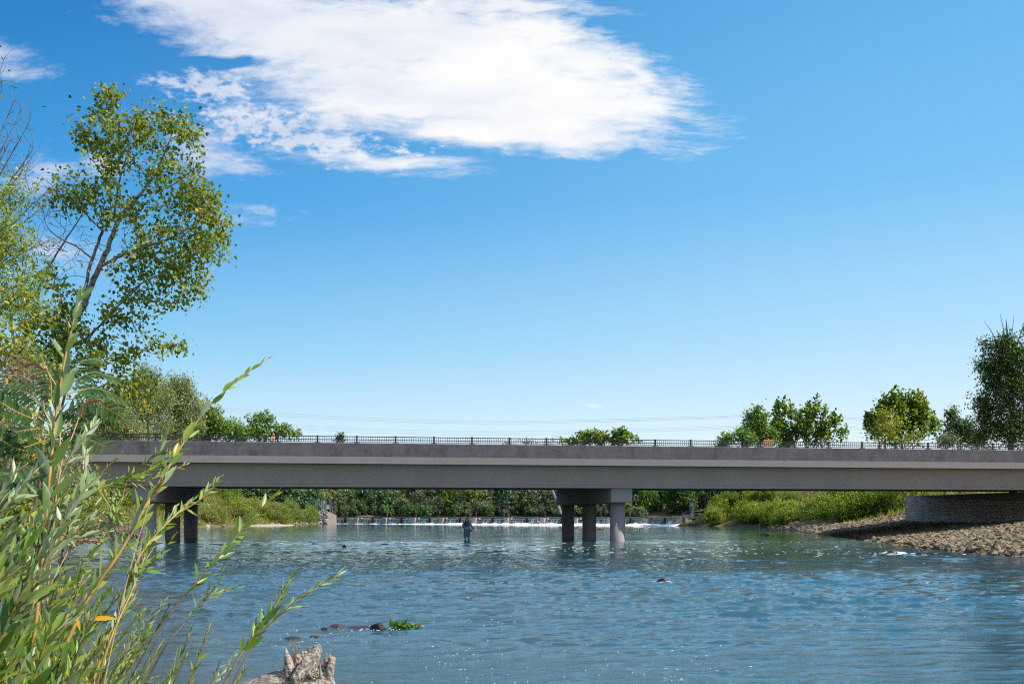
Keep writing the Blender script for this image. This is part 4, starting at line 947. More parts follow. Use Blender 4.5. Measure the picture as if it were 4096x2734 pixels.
def Yw(py): return EYE * FPX / (py - HOR)
rock(345, 0, Yw(546.5), 4.6, 4.2, m_wet, 'small dark pointed rock alone in the water left of the fisherman', 301)
rock(889, 0, Yw(553), 8.5, 8.5, m_wet, 'dark wet rock with white water around it near the riprap bank', 302)
rock(918, 0, Yw(553.8), 9.5, 4.4, m_wet, 'flat dark rock just right of the one with white water', 303)
rock(662, 0, Yw(581), 5.6, 6.0, m_rust, 'rusty brown rock alone in the middle of the river', 304)
rock(380, 0, Yw(628.5), 10.5, 7.5, m_wet, 'black angular rock with green leaves caught behind it', 305, sink=.1)
rock(340, 0, Yw(626), 14, 5, m_wet, 'low wet rock left of the black angular one', 306, sink=.45)
rock(357, 0, Yw(626.5), 17, 3.6, m_wet, 'long low wet rock just breaking the surface in the middle of the rock row', 317, sink=.35, depth=.4)
rock(326, 0, Yw(628), 6, 5, m_wet, 'small black rock at the left end of the rock row', 307, sink=.45)
rock(292, 0, Yw(637), 10, 4, m_wet, 'barely exposed dark rock behind the driftwood stump', 308, sink=.6)
rock(314, 0, Yw(635), 6, 3, m_wet, 'tiny exposed rock between the stump and the rock row', 309, sink=.55)
rock(127, 0, Yw(537), 11, 6.5, m_grey, 'grey boulder in the water under the left bridge pier', 310, sink=.15)
rock(764, 0, Yw(535), 5.5, 4, m_wet, 'dark rock in the shade before the start of the riprap', 311, sink=.2)
rock(762, 0, 134, 5, 4, m_grey, 'pale grey boulder at the waterline where the riprap begins', 312, sink=.1)
for j, (px, py) in enumerate(((236, 523.5), (247, 523.2), (262, 522.8), (270, 522.6), (282, 522.6), (292, 522.4), (301, 522.6), (198, 524.6), (212, 524.3), (306, 523))):
    Y = np.interp(px, [180, 240, 300, 320], [128, 145, 170, 182]); x = (px - 512) / FPX * Y
    o = rock_mesh('shore_stone', 330 + j, (.5, .4, .26), m_grey, 2, .3, 6); xx = xl(Y) - .3; o.location = (xx, Y, .1)
    tag(o, 'pale stone at the waterline of the left bank under the bridge', 'stone', 'stones along the left waterline')
def sandbar():
    V = []; a = np.linspace(0, 6.283, 33)[:-1]; c = (xl(150) + .6, 149)
    for s, z in ((1, -.15), (.86, .10), (.4, .2)): V += [(c[0] + 3.4 * s * math.cos(q) * (1 + .1 * math.sin(3 * q)), c[1] + 9 * s * math.sin(q), z) for q in a]
    k = np.arange(32); k2 = (k + 1) % 32
    F = [np.vstack([np.stack([k + 32 * j, k2 + 32 * j, k2 + 32 * (j + 1), k + 32 * (j + 1)], 1) for j in range(2)]), np.array([k + 64])]
    tag(mesh('sandbar', V, F, plain_mat('pale_sand', (.36, .30, .22), .95, .2, 3), None, True), 'pale sand strip at the left waterline', kind='structure')
sandbar()
# leafy green sprig caught on the black rock, and sticks lodged at the pier
def sprig():
    r = np.random.default_rng(8); Y = Yw(627); pts = [at(px, py, Y) for px, py in ((392, 624), (402, 622), (412, 623), (422, 624))]
    root = thing('leafy_twig', 'sprig of bright green leaves caught against the black rock', 'twig', tuple(pts[0])); b = np.array(pts[0])
    mb = MB().tube(spline([tuple(p) for p in pts], 10) - b, .004, 5); mb.build('stem', m_twig, root)
    n = 64; c = np.where(r.random(n) < .75, r.normal(399, 6, n), r.normal(418, 2, n)); P = np.array([at(a, q, Y + dd) for a, q, dd in zip(c, r.normal(624.6, .7, n), r.normal(0, .05, n))])
    LV, LF = leaves(P, rdir(r, n) + np.array([.3, 0, .2]), rdir(r, n), r.uniform(.06, .11, n), r.uniform(.04, .06, n), DELTA)
    mesh('leaves', LV - b, LF, L_maple, root)
sprig()
def sticks(px, py, label, seed, n=7):
    r = np.random.default_rng(seed); Y = Yw(py); p = at(px, py, Y); mb = MB()
    for _ in range(n):
        a = np.array([p.x + r.normal() * .6, Y + r.normal() * .3, .02]); e = a + np.array([r.uniform(.6, 1.8) * r.choice([-1, 1]), r.normal() * .3, r.uniform(.0, .35)])
        mb.tube(spline([a, (a + e) / 2 + np.array([0, 0, .1]), e], 6), [.04, .015], 5)
    tag(mb.build('driftwood_sticks', m_bark_grey, None, True), label, 'driftwood')
sticks(633, 528.8, 'loose driftwood sticks right of the front pier column', 4); sticks(604, 529, 'driftwood sticks lodged between the middle and front pier columns', 5); sticks(571, 527, 'pale broken sticks beside the rear pier column', 6, 4)

# ------------------------------------------------------------------ weir
m_wconc = concrete('weir_concrete', (.35, .31, .275), .2, 1.2, .15)
m_wdark = plain_mat('wet_timber', (.025, .02, .018), .7, .3, 3)
m_fall, t, out = material('falling_water')
uv = t.new('ShaderNodeAttribute', attribute_name='fall_uv').outputs['Vector']
sn = t.noise(t.mapping(uv, scale=(5.5, .35, 1)), 1.0, 5, .68)
lit = t.ramp(sn, [(.40, (.035, .065, .058)), (.53, (.22, .32, .29)), (.64, (.85, .9, .88))])
principled(t, out, lit, .3, sn, .6, .1, .5)
def weir():
    L = float(np.linalg.norm(WB - WA)); ang = math.atan2(wdir[1], wdir[0])
    root = thing('weir', 'low concrete weir with short piers and a beam spilling water across the river', 'weir', (WA[0], WA[1], 0), None, ang)
    def s_at(px):
        u = (px - 512) / FPX; a = WA[0] - u * WA[1]; b = wdir[0] - u * wdir[1]; return -a / b
    MB().prism([(0, -1), (-.05, .72), (.1, .84), (.5, .84), (.5, -1)][::-1], -3, L + 1.5, ID).build('crest_wall', m_wdark, root)
    piers = [s_at(p) for p in (332, 359, 387.3, 416, 443.7, 476.5, 508.5, 545, 577.5, 612, 648)] + [L]
    for i, s in enumerate(piers):
        MB().prism([(-.95, -1), (-.85, 1.06), (-.8, 1.12), (.6, 1.12), (.6, -1)][::-1], s - .42, s + .42, ID).build('pier', m_wconc, root)
    MB().prism([(-.35, 1.123), (-.35, 1.30), (.1, 1.30), (.1, 1.123)], piers[0], L, ID).build('beam', m_bark_grey, root)
    for i in range(len(piers) - 1):
        m = (piers[i] + piers[i + 1]) / 2 + .2
        mb = MB(); mb.tube([(m, -.25, 1.12), (m - .2, -.7, .3), (m - .3, -.85, -.1)], [.16, .22, .26], 5); mb.tube([(m + .1, -.2, 1.12), (m + .25, -.8, -.1)], .09, 5); mb.build('prop', m_wdark, root)
    for p in (347, 360, 387, 416, 476, 508, 545, 630, 640):
        s = s_at(p); MB().tube([(s, 0, 1.3), (s, 0, 2.25)], .045, 5).build('stake', m_twig, root)
    # falling sheet
    r = np.random.default_rng(14); V, UVs, F = [], [], []
    ns = 700; prof = [(.6, POOL + .0), (.1, POOL - .02), (-.15, POOL - .10), (-.32, POOL - .3), (-.42, POOL - .6), (-.48, -.1)]
    s_ = np.linspace(-.3, L + .2, ns); wob = fbm(np.stack([s_ * 2.2, s_ * 0, s_ * 0], -1), 3) * .14
    for i, s in enumerate(s_):
        for j, (y, z) in enumerate(prof):
            w_ = wob[i] * min(1, j / 3); V.append((s, y - w_, z)); UVs.append((s, j * .25, 0))
    k = len(prof); I = np.arange(ns - 1)[:, None] * k + np.arange(k - 1)[None]
    F = np.stack([I, I + 1, I + 1 + k, I + k], -1).reshape(-1, 4)
    o = mesh('falling_water', V, F, m_fall, None, True); o.location = (WA[0], WA[1], 0); o.rotation_euler = (0, 0, ang)
    at_ = o.data.attributes.new('fall_uv', 'FLOAT_VECTOR', 'POINT'); at_.data.foreach_set('vector', np.array(UVs, np.float32).ravel())
    tag(o, 'streaked sheet of water falling over the weir', kind='structure')
    # boiling foam below
    ns, nt = 420, 12; S, T_ = np.meshgrid(np.linspace(-.2, L + 1, ns), np.linspace(0, 1, nt))
    wid = 1.0 + 3.4 * np.clip((S / L - .25) * 1.6, 0, 1); wid *= 1 + 1.2 * fbm(np.stack([S * .35, S * 0, S * 0 + 4], -1), 3)
    y = -.45 - T_ * wid; z = .03 + .26 * np.clip(S / L * 1.6 + .1, .2, 1) * np.sin(np.pi * np.clip(T_ * 1.05, 0, 1)) ** .8 * (1 + 2.2 * fbm(np.stack([S * .9, T_ * 4, S * 0], -1), 3)) - .14 * T_
    z += .10 * fbm(np.stack([S * 4, T_ * wid * 4, S * 0 + 2], -1), 3)
    I = np.arange(nt - 1)[:, None] * ns + np.arange(ns - 1)[None]
    o = mesh('foam', np.stack([S.ravel(), y.ravel(), z.ravel()], 1), np.stack([I, I + ns, I + ns + 1, I + 1], -1).reshape(-1, 4), m_foam, None, True)
    o.location = (WA[0], WA[1], 0); o.rotation_euler = (0, 0, ang); tag(o, 'white boiling foam at the foot of the weir', kind='stuff')
    return L, ang
WL, WANG = weir()
m_steel = plain_mat('grey_steel', (.20, .23, .27), .5, .2, 6, metal=.3)
def sluice():
    Y = 149.0; k = Y / FPX
    root = thing('sluice_gate', 'old sluice gate of two concrete blocks with a blue-grey steel post', 'sluice gate', tuple(at(698, 525, Y)[:2]) + (0,)); b = Vector(root.location)
    def bx(name, px0, px1, py0, py1, y0, y1, m):
        p, q = at(px0, py1, Y), at(px1, py0, Y); return MB().box(p.x - b.x, q.x - b.x, y0, y1, p.z, q.z).build(name, m, root)
    for i, (x0, x1, y0) in enumerate(((685.2, 692, 513.4), (704.8, 711.8, 512.6))):
        p = at(x0, 528, Y); q = at(x1, y0, Y); MB().prism([(0, p.z), (-.35, .1), (-.15, q.z - .1), (0, q.z), (3, q.z), (3, p.z)][::-1], p.x - b.x, q.x - b.x, ID).build('pier', m_wconc, root)
    bx('back_wall', 690, 706, 514, 529, 2.0, 2.4, m_wdark); bx('cross_beam', 692, 704.8, 517.6, 518.8, .2, .6, m_wdark)
    MB().tube([tuple(at(682, 512.4, Y) - b), tuple(at(693, 511.6, Y) - b), tuple(at(712, 510.0, Y) - b)], .2, 4).build('walkway', m_wdark, root)
    bx('steel_post', 689.8, 693.4, 501.2, 517, -.3, .1, m_steel); bx('post_cap', 689.6, 693.6, 500.8, 501.2, -.34, .14, m_rust)
    bx('slot_plate', 690.2, 691.2, 505.5, 512, -.36, -.31, m_wdark)
    for x in (706.6, 710.2): bx('rail_post', x, x + .7, 503.8, 511, 0, .12, m_wdark)
    MB().tube([tuple(at(706.6, 504.0, Y) - b), tuple(at(721, 502.0, Y) - b)], .05, 4).build('handrail', m_wdark, root)
sluice()
def gabion():
    # stone-faced bank end, wing wall, chain-link fence with a sign
    r = np.random.default_rng(44); Y = 184.0; k = Y / FPX
    w0 = at(325, 510, Y); w1 = at(332.6, 514.5, Y); 
    V = [(w0.x, Y - 1, -.5), (w0.x, Y - 1, w0.z), (w1.x, Y + 2, w1.z), (w1.x, Y + 2, -.5)]; V += [(a + .35, b_ + .1, c) for a, b_, c in V]
    tag(mesh('wing_wall', V, np.array([(0, 1, 2, 3)[::-1], (4, 5, 6, 7), (0, 4, 5, 1)[::-1], (1, 5, 6, 2)[::-1], (2, 6, 7, 3)[::-1]]), concrete('wing_concrete', (.26, .21, .18), .2, 1.2, .15)), 'sloping concrete wing wall at the left end of the weir', 'wall')
    mb_all = []
    for j in range(70):
        px = r.uniform(318.5, 327); py = r.uniform(max(510.5, 511 + (px - 325) * .5), 523); p = at(px, py, Y - 1.5 - (py - 511) * .08)
        o = rock_mesh('wall_stone', 500 + j % 7, (.3, .28, .2), m_grey, 2, .25, 6) if j < 7 else None
        if o is None: o = mb_all[j % 7].copy(); COL.objects.link(o)
        else: mb_all.append(o)
        o.location = p; o.rotation_euler = r.uniform(0, 6, 3); o.scale = [r.uniform(.7, 1.4)] * 3
        tag(o, 'grey stone heaped against the left end of the weir', 'stone', 'stones heaped at the weir end')
    Yf = 186.0; f0 = at(306, 519, Yf); root = thing('chain_link_fence', 'chain-link fence with gate post above the stones at the left end of the weir', 'fence', (f0.x, Yf, f0.z))
    b = Vector(root.location)
    for px, top, rad in ((306, 503, .06), (315.6, 500.2, .06), (321.3, 499.8, .11), (323.4, 499.8, .11), (330.6, 499.2, .07), (332.6, 500, .06)):
        lean = -.9 if px > 329 else 0
        MB().tube([tuple(at(px, 519, Yf) - b), tuple(at(px + lean, top, Yf) - b)], rad, 6).build('post', m_steel, root)
    MB().tube([tuple(at(306, 503.2, Yf) - b), tuple(at(315.6, 500.6, Yf) - b), tuple(at(323.4, 500.2, Yf) - b)], .05, 5).build('top_rail', m_steel, root)
    mb = MB()
    for a in np.arange(306, 330.6, .9):
        for dx_ in (-9, 9):
            x1 = a + dx_
            if 306 < x1 < 330.6: mb.tube([tuple(at(a, 519, Yf) - b), tuple(at(x1, 503, Yf) - b)], .012, 3, False)
    mb.build('wire_mesh', m_steel, root)
    Ys = 185.5; s0 = at(327.5, 506, Ys); sg = thing('warning_sign', 'small white warning sign of two plates hung on the fence by the weir', 'sign', tuple(s0)); b = Vector(sg.location)
    m_white = plain_mat('white_plate', (.7, .72, .74), .5, .05, 3); m_ink = plain_mat('blue_ink', (.12, .18, .30), .6, .05, 3)
    def bx(name, p0, p1, q0, q1, y0, y1, m): 
        a, c = at(p0, q1, Ys), at(p1, q0, Ys); return MB().box(a.x - b.x, c.x - b.x, y0, y1, a.z - b.z, c.z - b.z).build(name, m, sg)
    bx('plate', 326.2, 329.2, 503.9, 506.1, -.02, .02, m_white); bx('plate', 326.7, 329.4, 506.25, 508.3, -.02, .02, m_white)
    for q in (504.3, 504.9, 505.5): bx('text_line', 326.5, 328.9, q, q + .22, -.026, -.021, m_ink)
gabion()

# ------------------------------------------------------------------ foreground willows
L_willow = leaf_mat('willow_leaf', [(0, (.08, .16, .03)), (.35, (.16, .27, .04)), (.7, (.26, .36, .06)), (.93, (.34, .40, .10)), (.985, (.36, .33, .04)), (1, (.50, .32, .03))], .38, (.42, .52, .34), .38, .55, (1.05, 1.2, .35))
L_willow_old = leaf_mat('broad_willow_leaf', [(0, (.07, .14, .04)), (.5, (.13, .22, .05)), (1, (.20, .28, .07))], .28, (.40, .50, .38), .4, .5)
L_silverleaf = leaf_mat('silver_willow_leaf', [(0, (.12, .20, .07)), (.5, (.23, .31, .14)), (1, (.42, .48, .36))], .28, (.55, .62, .52), .4, .5)
m_stem, t, out = material('willow_stem')
P = pos_node(t); principled(t, out, t.ramp(t.noise(P, 9, 3), [(.35, (.16, .09, .025)), (.55, (.36, .22, .04)), (.7, (.44, .28, .06))]), .55, t.noise(P, 160, 2), .2, .002)
m_stem_br, t, out = material('brown_stem')
P = pos_node(t); principled(t, out, t.ramp(t.noise(P, 9, 3), [(.35, (.08, .05, .035)), (.7, (.22, .14, .09))]), .6, t.noise(P, 160, 2), .2, .002)
TL = [tmpl_lance(.18, -.10), tmpl_lance(.30, -.25), tmpl_lance(.12, .10), tmpl_lance(.35, -.02)]
def spray(parent, b, pts3, r0, n, L, rng, mleaf, mstem, f0=.25, wr=.23, wide=35, side_shoots=0, tipL=.45):
    """one branch: stem mesh with its leaves as a sub-part"""
    b = np.array(b); Q = spline(pts3, 36); seg = np.linalg.norm(np.diff(Q, axis=0), axis=1).sum()
    mb = MB().tube(Q - b, [r0, r0 * .7, .0011], 6)
    runs = [(Q, n, f0, L)]
    for _ in range(side_shoots):
        i = int(rng.uniform(.3, .85) * 35); tn = unit(Q[min(i + 1, 35)] - Q[i - 1]); d = unit(tn + rng.normal(size=3) * .45); ln = seg * rng.uniform(.10, .22)
        S = spline([Q[i], Q[i] + d * ln * .5 + rng.normal(size=3) * ln * .04, Q[i] + d * ln + np.array([0, 0, ln * .12])], 12)
        mb.tube(S - b, [r0 * .45, .0009], 5, False); runs.append((S, max(5, int(ln / .018)), .12, L * .72))
    POS, DIR, UP, LL = [], [], [], []
    for S, m, f, l in runs:
        k = len(S) - 1; ang = rng.uniform(0, 6.28)
        for j in range(m):
            q = f + (1 - f) * (j + rng.uniform(0, .7)) / m; q = min(q, .999); i = int(q * k); p = S[i] + (S[i + 1] - S[i]) * (q * k - i)
            tn = unit(S[i + 1] - S[i]); a = unit(np.cross(tn, [.2, -1, .1])); c = np.cross(tn, a); ang += 2.4 + rng.normal() * .3
            s = a * math.cos(ang) + c * math.sin(ang) * .8
            w_ = math.radians(max(8, rng.normal(wide + 6, 13))) * (1.1 - .55 * q)
            d = tn * math.cos(w_) + s * math.sin(w_)
            POS.append(p); DIR.append(d); UP.append(-s * .35 + tn * .3 + np.array(sv) * .7 + np.array([0, -.25, .1]) + rng.normal(size=3) * .42)
            LL.append(l * (1 - (1 - tipL) * max(0, (q - .45) / .55)) * rng.uniform(.62, 1.18))
        POS.append(S[-1]); DIR.append(unit(S[-1] - S[-2])); UP.append(rng.normal(size=3)); LL.append(l * tipL * .8)
    POS, DIR, UP, LL = np.array(POS), np.array(DIR), np.array(UP), np.array(LL)
    lb_ = MB(); pick = rng.integers(0, 4, len(POS))
    for k in range(4):
        s = pick == k
        if s.any():
            V, F = leaves(POS[s] - b, DIR[s], UP[s], LL[s], LL[s] * wr * 1.18 * rng.uniform(.75, 1.2, s.sum()), TL[k]); lb_.add(V, F)
    br = mb.build('branch', mstem, parent, True)
    lb_.build('leaves', mleaf, br, True)
def pathY(pts, Y0, Y1):
    return [tuple(at(p[0], p[1], Y)) for p, Y in zip(pts, np.linspace(Y0, Y1, len(pts)))]
def shrub(label, base_px, Y, name='willow_shrub', cat='shrub', group='willow shrubs in the foreground'):
    p = at(base_px, 700, Y); return thing(name, label, cat, (p.x, Y, ground_z(p.x, Y)), group)
wr_ = np.random.default_rng(404)
def foreground():
    s = shrub('willow with one long stem slanting across the bridge to end against the sky', 20, 2.6); b = s.location
    spray(s, b, pathY([(-45, 860), (20, 735), (62, 652), (88, 598), (121, 550), (147, 503), (164, 474), (183, 443), (206, 409), (236, 381), (268, 358)], 2.3, 3.0), .0065, 46, .088, wr_, L_willow, m_stem, .30, .24, 27, 0, .36)
    spray(s, b, pathY([(60, 780), (100, 660), (136, 563), (162, 528), (190, 502), (219, 478)], 2.6, 3.1), .0045, 44, .070, wr_, L_willow, m_stem, .3, .2, 28, 3)
    spray(s, b, pathY([(70, 790), (105, 655), (132, 590), (150, 545), (175, 508)], 2.5, 3.0), .004, 36, .07, wr_, L_silverleaf, m_stem, .3, .2, 26, 2)
    s = shrub('broad-leaved willow stem standing upright before the cottonwood trunk', 20, 1.8); b = s.location
    spray(s, b, pathY([(20, 800), (34, 640), (44, 545), (50, 470), (58, 400), (69, 338), (82, 293)], 1.75, 2.0), .0045, 30, .076, wr_, L_willow_old, m_stem, .34, .25, 30, 0, .5)
    spray(s, b, pathY([(10, 800), (22, 620), (46, 520), (72, 452), (95, 424)], 1.8, 2.1), .004, 46, .062, wr_, L_silverleaf, m_stem_br, .35, .2, 26, 3)
    spray(s, b, pathY([(0, 800), (20, 640), (52, 545), (82, 492), (92, 478)], 1.7, 1.9), .004, 40, .062, wr_, L_silverleaf, m_stem_br, .4, .2, 26, 3)
    s = shrub('willow with pale-backed leaves reaching level across the left pier cap', -20, 3.0); b = s.location
    spray(s, b, pathY([(-120, 760), (-60, 600), (0, 545), (36, 518), (72, 499), (104, 486), (132, 478), (157, 465), (172, 452)], 2.8, 3.1), .005, 74, .062, wr_, L_willow, m_stem, .3, .22, 34, 5)
    spray(s, b, pathY([(-90, 780), (-30, 640), (20, 572), (60, 540), (100, 515), (124, 496)], 2.9, 3.2), .005, 54, .062, wr_, L_silverleaf, m_stem, .3, .22, 34, 4)
    spray(s, b, pathY([(-60, 780), (20, 650), (55, 600), (85, 565), (112, 520), (118, 494)], 2.8, 3.2), .005, 50, .066, wr_, L_willow, m_stem, .3, .22, 34, 3)
    s = shrub('thin brown willow stem with few leaves over the shaded water', 120, 3.2); b = s.location
    spray(s, b, pathY([(90, 760), (128, 669), (160, 627), (183, 597), (210, 566), (232, 541), (250, 519), (275, 494)], 3.0, 3.4), .0042, 20, .080, wr_, L_willow, m_stem_br, .42, .22, 36, 0, .8)
    spray(s, b, pathY([(120, 740), (160, 655), (185, 622), (205, 598), (222, 590), (240, 586)], 3.2, 3.5), .0035, 26, .062, wr_, L_willow, m_stem_br, .4, .2, 30, 2)
    s = shrub('willow leaning right over the water beside the driftwood stump', 230, 3.4); b = s.location
    spray(s, b, pathY([(170, 790), (215, 700), (240, 655), (258, 630), (275, 606), (290, 578)], 3.3, 3.5), .0042, 26, .078, wr_, L_willow, m_stem, .4, .23, 32, 0, .7)
    spray(s, b, pathY([(180, 790), (228, 692), (256, 640), (284, 610), (310, 590), (338, 574)], 3.4, 3.7), .0038, 34, .062, wr_, L_silverleaf, m_stem_br, .42, .16, 18, 0, .8)
    spray(s, b, pathY([(150, 780), (200, 700), (222, 672), (236, 652)], 3.4, 3.6), .004, 18, .055, wr_, L_silverleaf, m_stem_br, .5, .18, 26, 1)
    spray(s, b, pathY([(190, 790), (220, 710), (236, 684), (246, 668)], 3.2, 3.3), .003, 14, .05, wr_, L_willow, m_stem_br, .5, .18, 26, 0)
    labels = [('leafy willow clump covering the left edge just below the bridge level', (0, 75), (455, 545), (1.5, 2.3), 18, .072),
              ('blurred-looking close willow clump at the left edge halfway down the water', (0, 60), (540, 640), (1.25, 1.8), 15, .072),
              ('willow clump with yellowing leaves above the bottom left corner', (20, 110), (560, 640), (1.9, 2.8), 16, .070),
              ('willow clump with orange stems filling the bottom left corner', (0, 110), (610, 690), (1.4, 2.2), 20, .072),
              ('willow clump of upright leafy stems over the brown shallows', (90, 175), (545, 640), (2.6, 3.6), 13, .066),
              ('low willow clump along the bottom edge left of the stump', (120, 225), (620, 690), (2.3, 3.4), 18, .068),
              ('far low willow clump close to the waterline behind the others', (40, 165), (585, 650), (4.0, 5.5), 18, .070)]
    for lab, (x0, x1), (y0, y1), (Y0, Y1), n, L in labels:
        s = shrub(lab, (x0 + x1) / 2 - 90, (Y0 + Y1) / 2); b = s.location
        for _ in range(int(n * .87)):
            tx, ty = wr_.uniform(x0, x1), wr_.uniform(y0, y1); Y = wr_.uniform(Y0, Y1); a = math.radians(wr_.normal(58, 11)); ln = wr_.uniform(170, 300)
            bx_, by_ = tx - math.cos(a) * ln, ty + math.sin(a) * ln
            mid = ((tx + bx_) / 2 - wr_.uniform(-6, 14), (ty + by_) / 2 - wr_.uniform(-8, 12))
            mm = (L_willow, L_willow, L_willow, L_silverleaf, L_willow_old)[wr_.integers(0, 5)]
            spray(s, b, pathY([(bx_ - 40, by_ + 90), (bx_, by_), mid, (tx, ty)], Y * wr_.uniform(.92, 1), Y), wr_.uniform(.003, .005), int(wr_.uniform(34, 52)), L * wr_.uniform(.8, 1.2) * .92, wr_, mm, m_stem if wr_.random() < .6 else m_stem_br, .3, wr_.uniform(.18, .25), 30, int(wr_.integers(1, 4)))
        if 'yellowing' in lab:
            p = np.array([at(88, 619, 1.85), at(46, 650, 2.0), at(55, 655, 2.0), at(76, 615, 1.9)]); d = np.array([(1, .1, .06), (.1, 0, -1), (.25, .2, -1), (.2, .2, -1)]); 
            V, F = leaves(p - np.array(b), d, np.array([(0, -.6, 1), (1, -.6, 0), (1, -.7, 0), (1, -.6, 0)]), np.array([.053, .05, .046, .03]), np.array([.016, .014, .012, .008]), TL[0])
            mesh('yellow_leaves', V, F, leaf_mat('turned_leaf', [(0, (.55, .28, .02)), (1, (.60, .36, .03))], .35), s, True)['label'] = 'fully yellow turned leaves'
foreground()
L_locust = leaf_mat('compound_leaf', [(0, (.03, .075, .018)), (.5, (.055, .12, .025)), (1, (.09, .16, .03))], .25, (.12, .18, .12), .5, .4)
def sapling():
    rng = np.random.default_rng(12); s = shrub('sapling with feathery compound leaves fanning out behind the upright willow', 10, 3.2, 'compound_leaved_sapling', 'sapling', None); b = np.array(s.location)
    MB().tube(spline(np.array(pathY([(0, 800), (22, 600), (40, 480), (58, 420), (70, 375)], 3.1, 3.2)) - b, 20), [.009, .003], 6).build('stem', m_stem_br, s, True)
    fr = [((68, 384), (92, 372), (114, 377)), ((68, 376), (80, 362), (93, 358)), ((70, 392), (95, 388), (118, 396)), ((66, 398), (95, 402), (124, 418)), ((60, 412), (75, 412), (92, 424)), ((44, 404), (26, 392), (4, 386)), ((36, 420), (18, 412), (-6, 398)), ((38, 428), (16, 432), (-8, 446)), ((46, 440), (20, 448), (-6, 452)), ((38, 455), (16, 470), (-8, 476)), ((52, 398), (50, 378), (40, 352)), ((58, 430), (80, 436), (106, 446)), ((30, 452), (10, 445), (-12, 428)), ((44, 470), (20, 486), (0, 500))]
    for f in fr:
        Y = rng.uniform(2.9, 3.4); Q = spline(pathY(f, Y, Y + rng.uniform(-.15, .15)), 14) - b
        br = MB().tube(Q, [.0022, .0008], 4, False).build('leaf_stalk', m_stem, s, True)
        P_, D_, U_, L_ = [], [], [], []
        for q in np.linspace(.12, .98, 12):
            i = min(int(q * 13), 12); p = Q[i] + (Q[i + 1] - Q[i]) * (q * 13 - i); tn = unit(Q[i + 1] - Q[i]); side = unit(np.cross(tn, [0, -.75, .65])); nrm = np.cross(side, tn)
            for sg in (-1, 1):
                P_.append(p); D_.append(side * sg + tn * .45 + np.array([0, 0, -.15]) + rng.normal(size=3) * .08); U_.append(np.array([0, -.6, .8]) + rng.normal(size=3) * .15); L_.append(.050 * (1 - .35 * abs(q - .5)))
        P_.append(Q[-1]); D_.append(unit(Q[-1] - Q[-2])); U_.append(np.array([0, -.6, .8])); L_.append(.04)
        L_ = np.array(L_); V, F = leaves(np.array(P_), np.array(D_), np.array(U_), L_, L_ * .30, TL[0]); mesh('leaflets', V, F, L_locust, br, True)
sapling()
m_straw = plain_mat('straw', (.50, .33, .17), .8, .25, 60)
def stalks():
    rng = np.random.default_rng(3)
    def stalk(label, head, stem, Y):
        H = spline(pathY(head, Y, Y), 40); S = spline(pathY(stem + [head[0]], Y * .98, Y), 24); o = thing('grass_stalk', label, 'grass stalk', tuple(S[0]), 'straw-coloured grass heads'); b = S[0]
        MB().tube(S - b, [.0018, .0010], 5).build('stalk', m_straw, o, True)
        n = 150; i = rng.integers(0, 39, n); tn = unit(H[np.minimum(i + 1, 39)] - H[i]); p = H[i] + rng.normal(size=(n, 3)) * .0015
        V, F = leaves(p - b, tn + rdir(rng, n) * .45, rdir(rng, n), rng.uniform(.009, .014, n) * Y / 2.2, rng.uniform(.0025, .0045, n) * Y / 2.2, KITE); mesh('seed_head', V, F, m_straw, o)
    stalk('straw grass head bending left beside the upright willow leaves', [(48, 371), (38, 365), (26, 365), (15, 369)], [(45, 620), (58, 470), (60, 400)], 2.0)
    stalk('straw grass head arching right above the bridge parapet', [(79, 417), (84, 406), (90, 401), (99, 400)], [(40, 620), (60, 470), (72, 436)], 2.0)
    stalk('straw grass head hanging right over the water at the left shore', [(69, 549), (76, 542), (86, 540), (97, 541)], [(20, 700), (40, 610), (58, 570)], 2.0)
    stalk('thin straw stem crossing the willow leaves before the pier columns', [(150, 500), (155, 492), (160, 484), (163, 478)], [(100, 700), (122, 600), (138, 540)], 2.6)
stalks()

# ------------------------------------------------------------------ smooth bodies from overlapping capsules
def capsule(p, q, r0, r1, n=12, m=4):
    p, q = np.array(p, float), np.array(q, float); d = q - p; L = np.linalg.norm(d); d = d / L if L > 1e-6 else np.array([0, 0, 1.]); 
    pts, rad = [], []
    for k in range(m + 1): a = math.pi / 2 * k / m; pts.append(p - d * r0 * math.cos(a)); rad.append(max(r0 * math.sin(a), 1e-4))
    for k in range(m + 1): a = math.pi / 2 * k / m; pts.append(q + d * r1 * math.sin(a)); rad.append(max(r1 * math.cos(a), 1e-4))
    pts = np.array(pts); ref = np.array([1., 0, 0]) if abs(d[0]) < .9 else np.array([0, 1., 0]); A = unit(np.cross(d, ref)); B = np.cross(d, A)
    a = np.arange(n) * 2 * np.pi / n; V = pts[:, None] + np.array(rad)[:, None, None] * (np.cos(a)[None, :, None] * A + np.sin(a)[None, :, None] * B)
    i = np.arange(len(pts) - 1)[:, None] * n; k = np.arange(n)[None]; k2 = (k + 1) % n
    F = np.stack([i + k, i + k2, i + n + k2, i + n + k], -1).reshape(-1, 4)
    return V.reshape(-1, 3), [F, np.array([np.arange(n)[::-1], np.arange(n) + (len(pts) - 1) * n])]
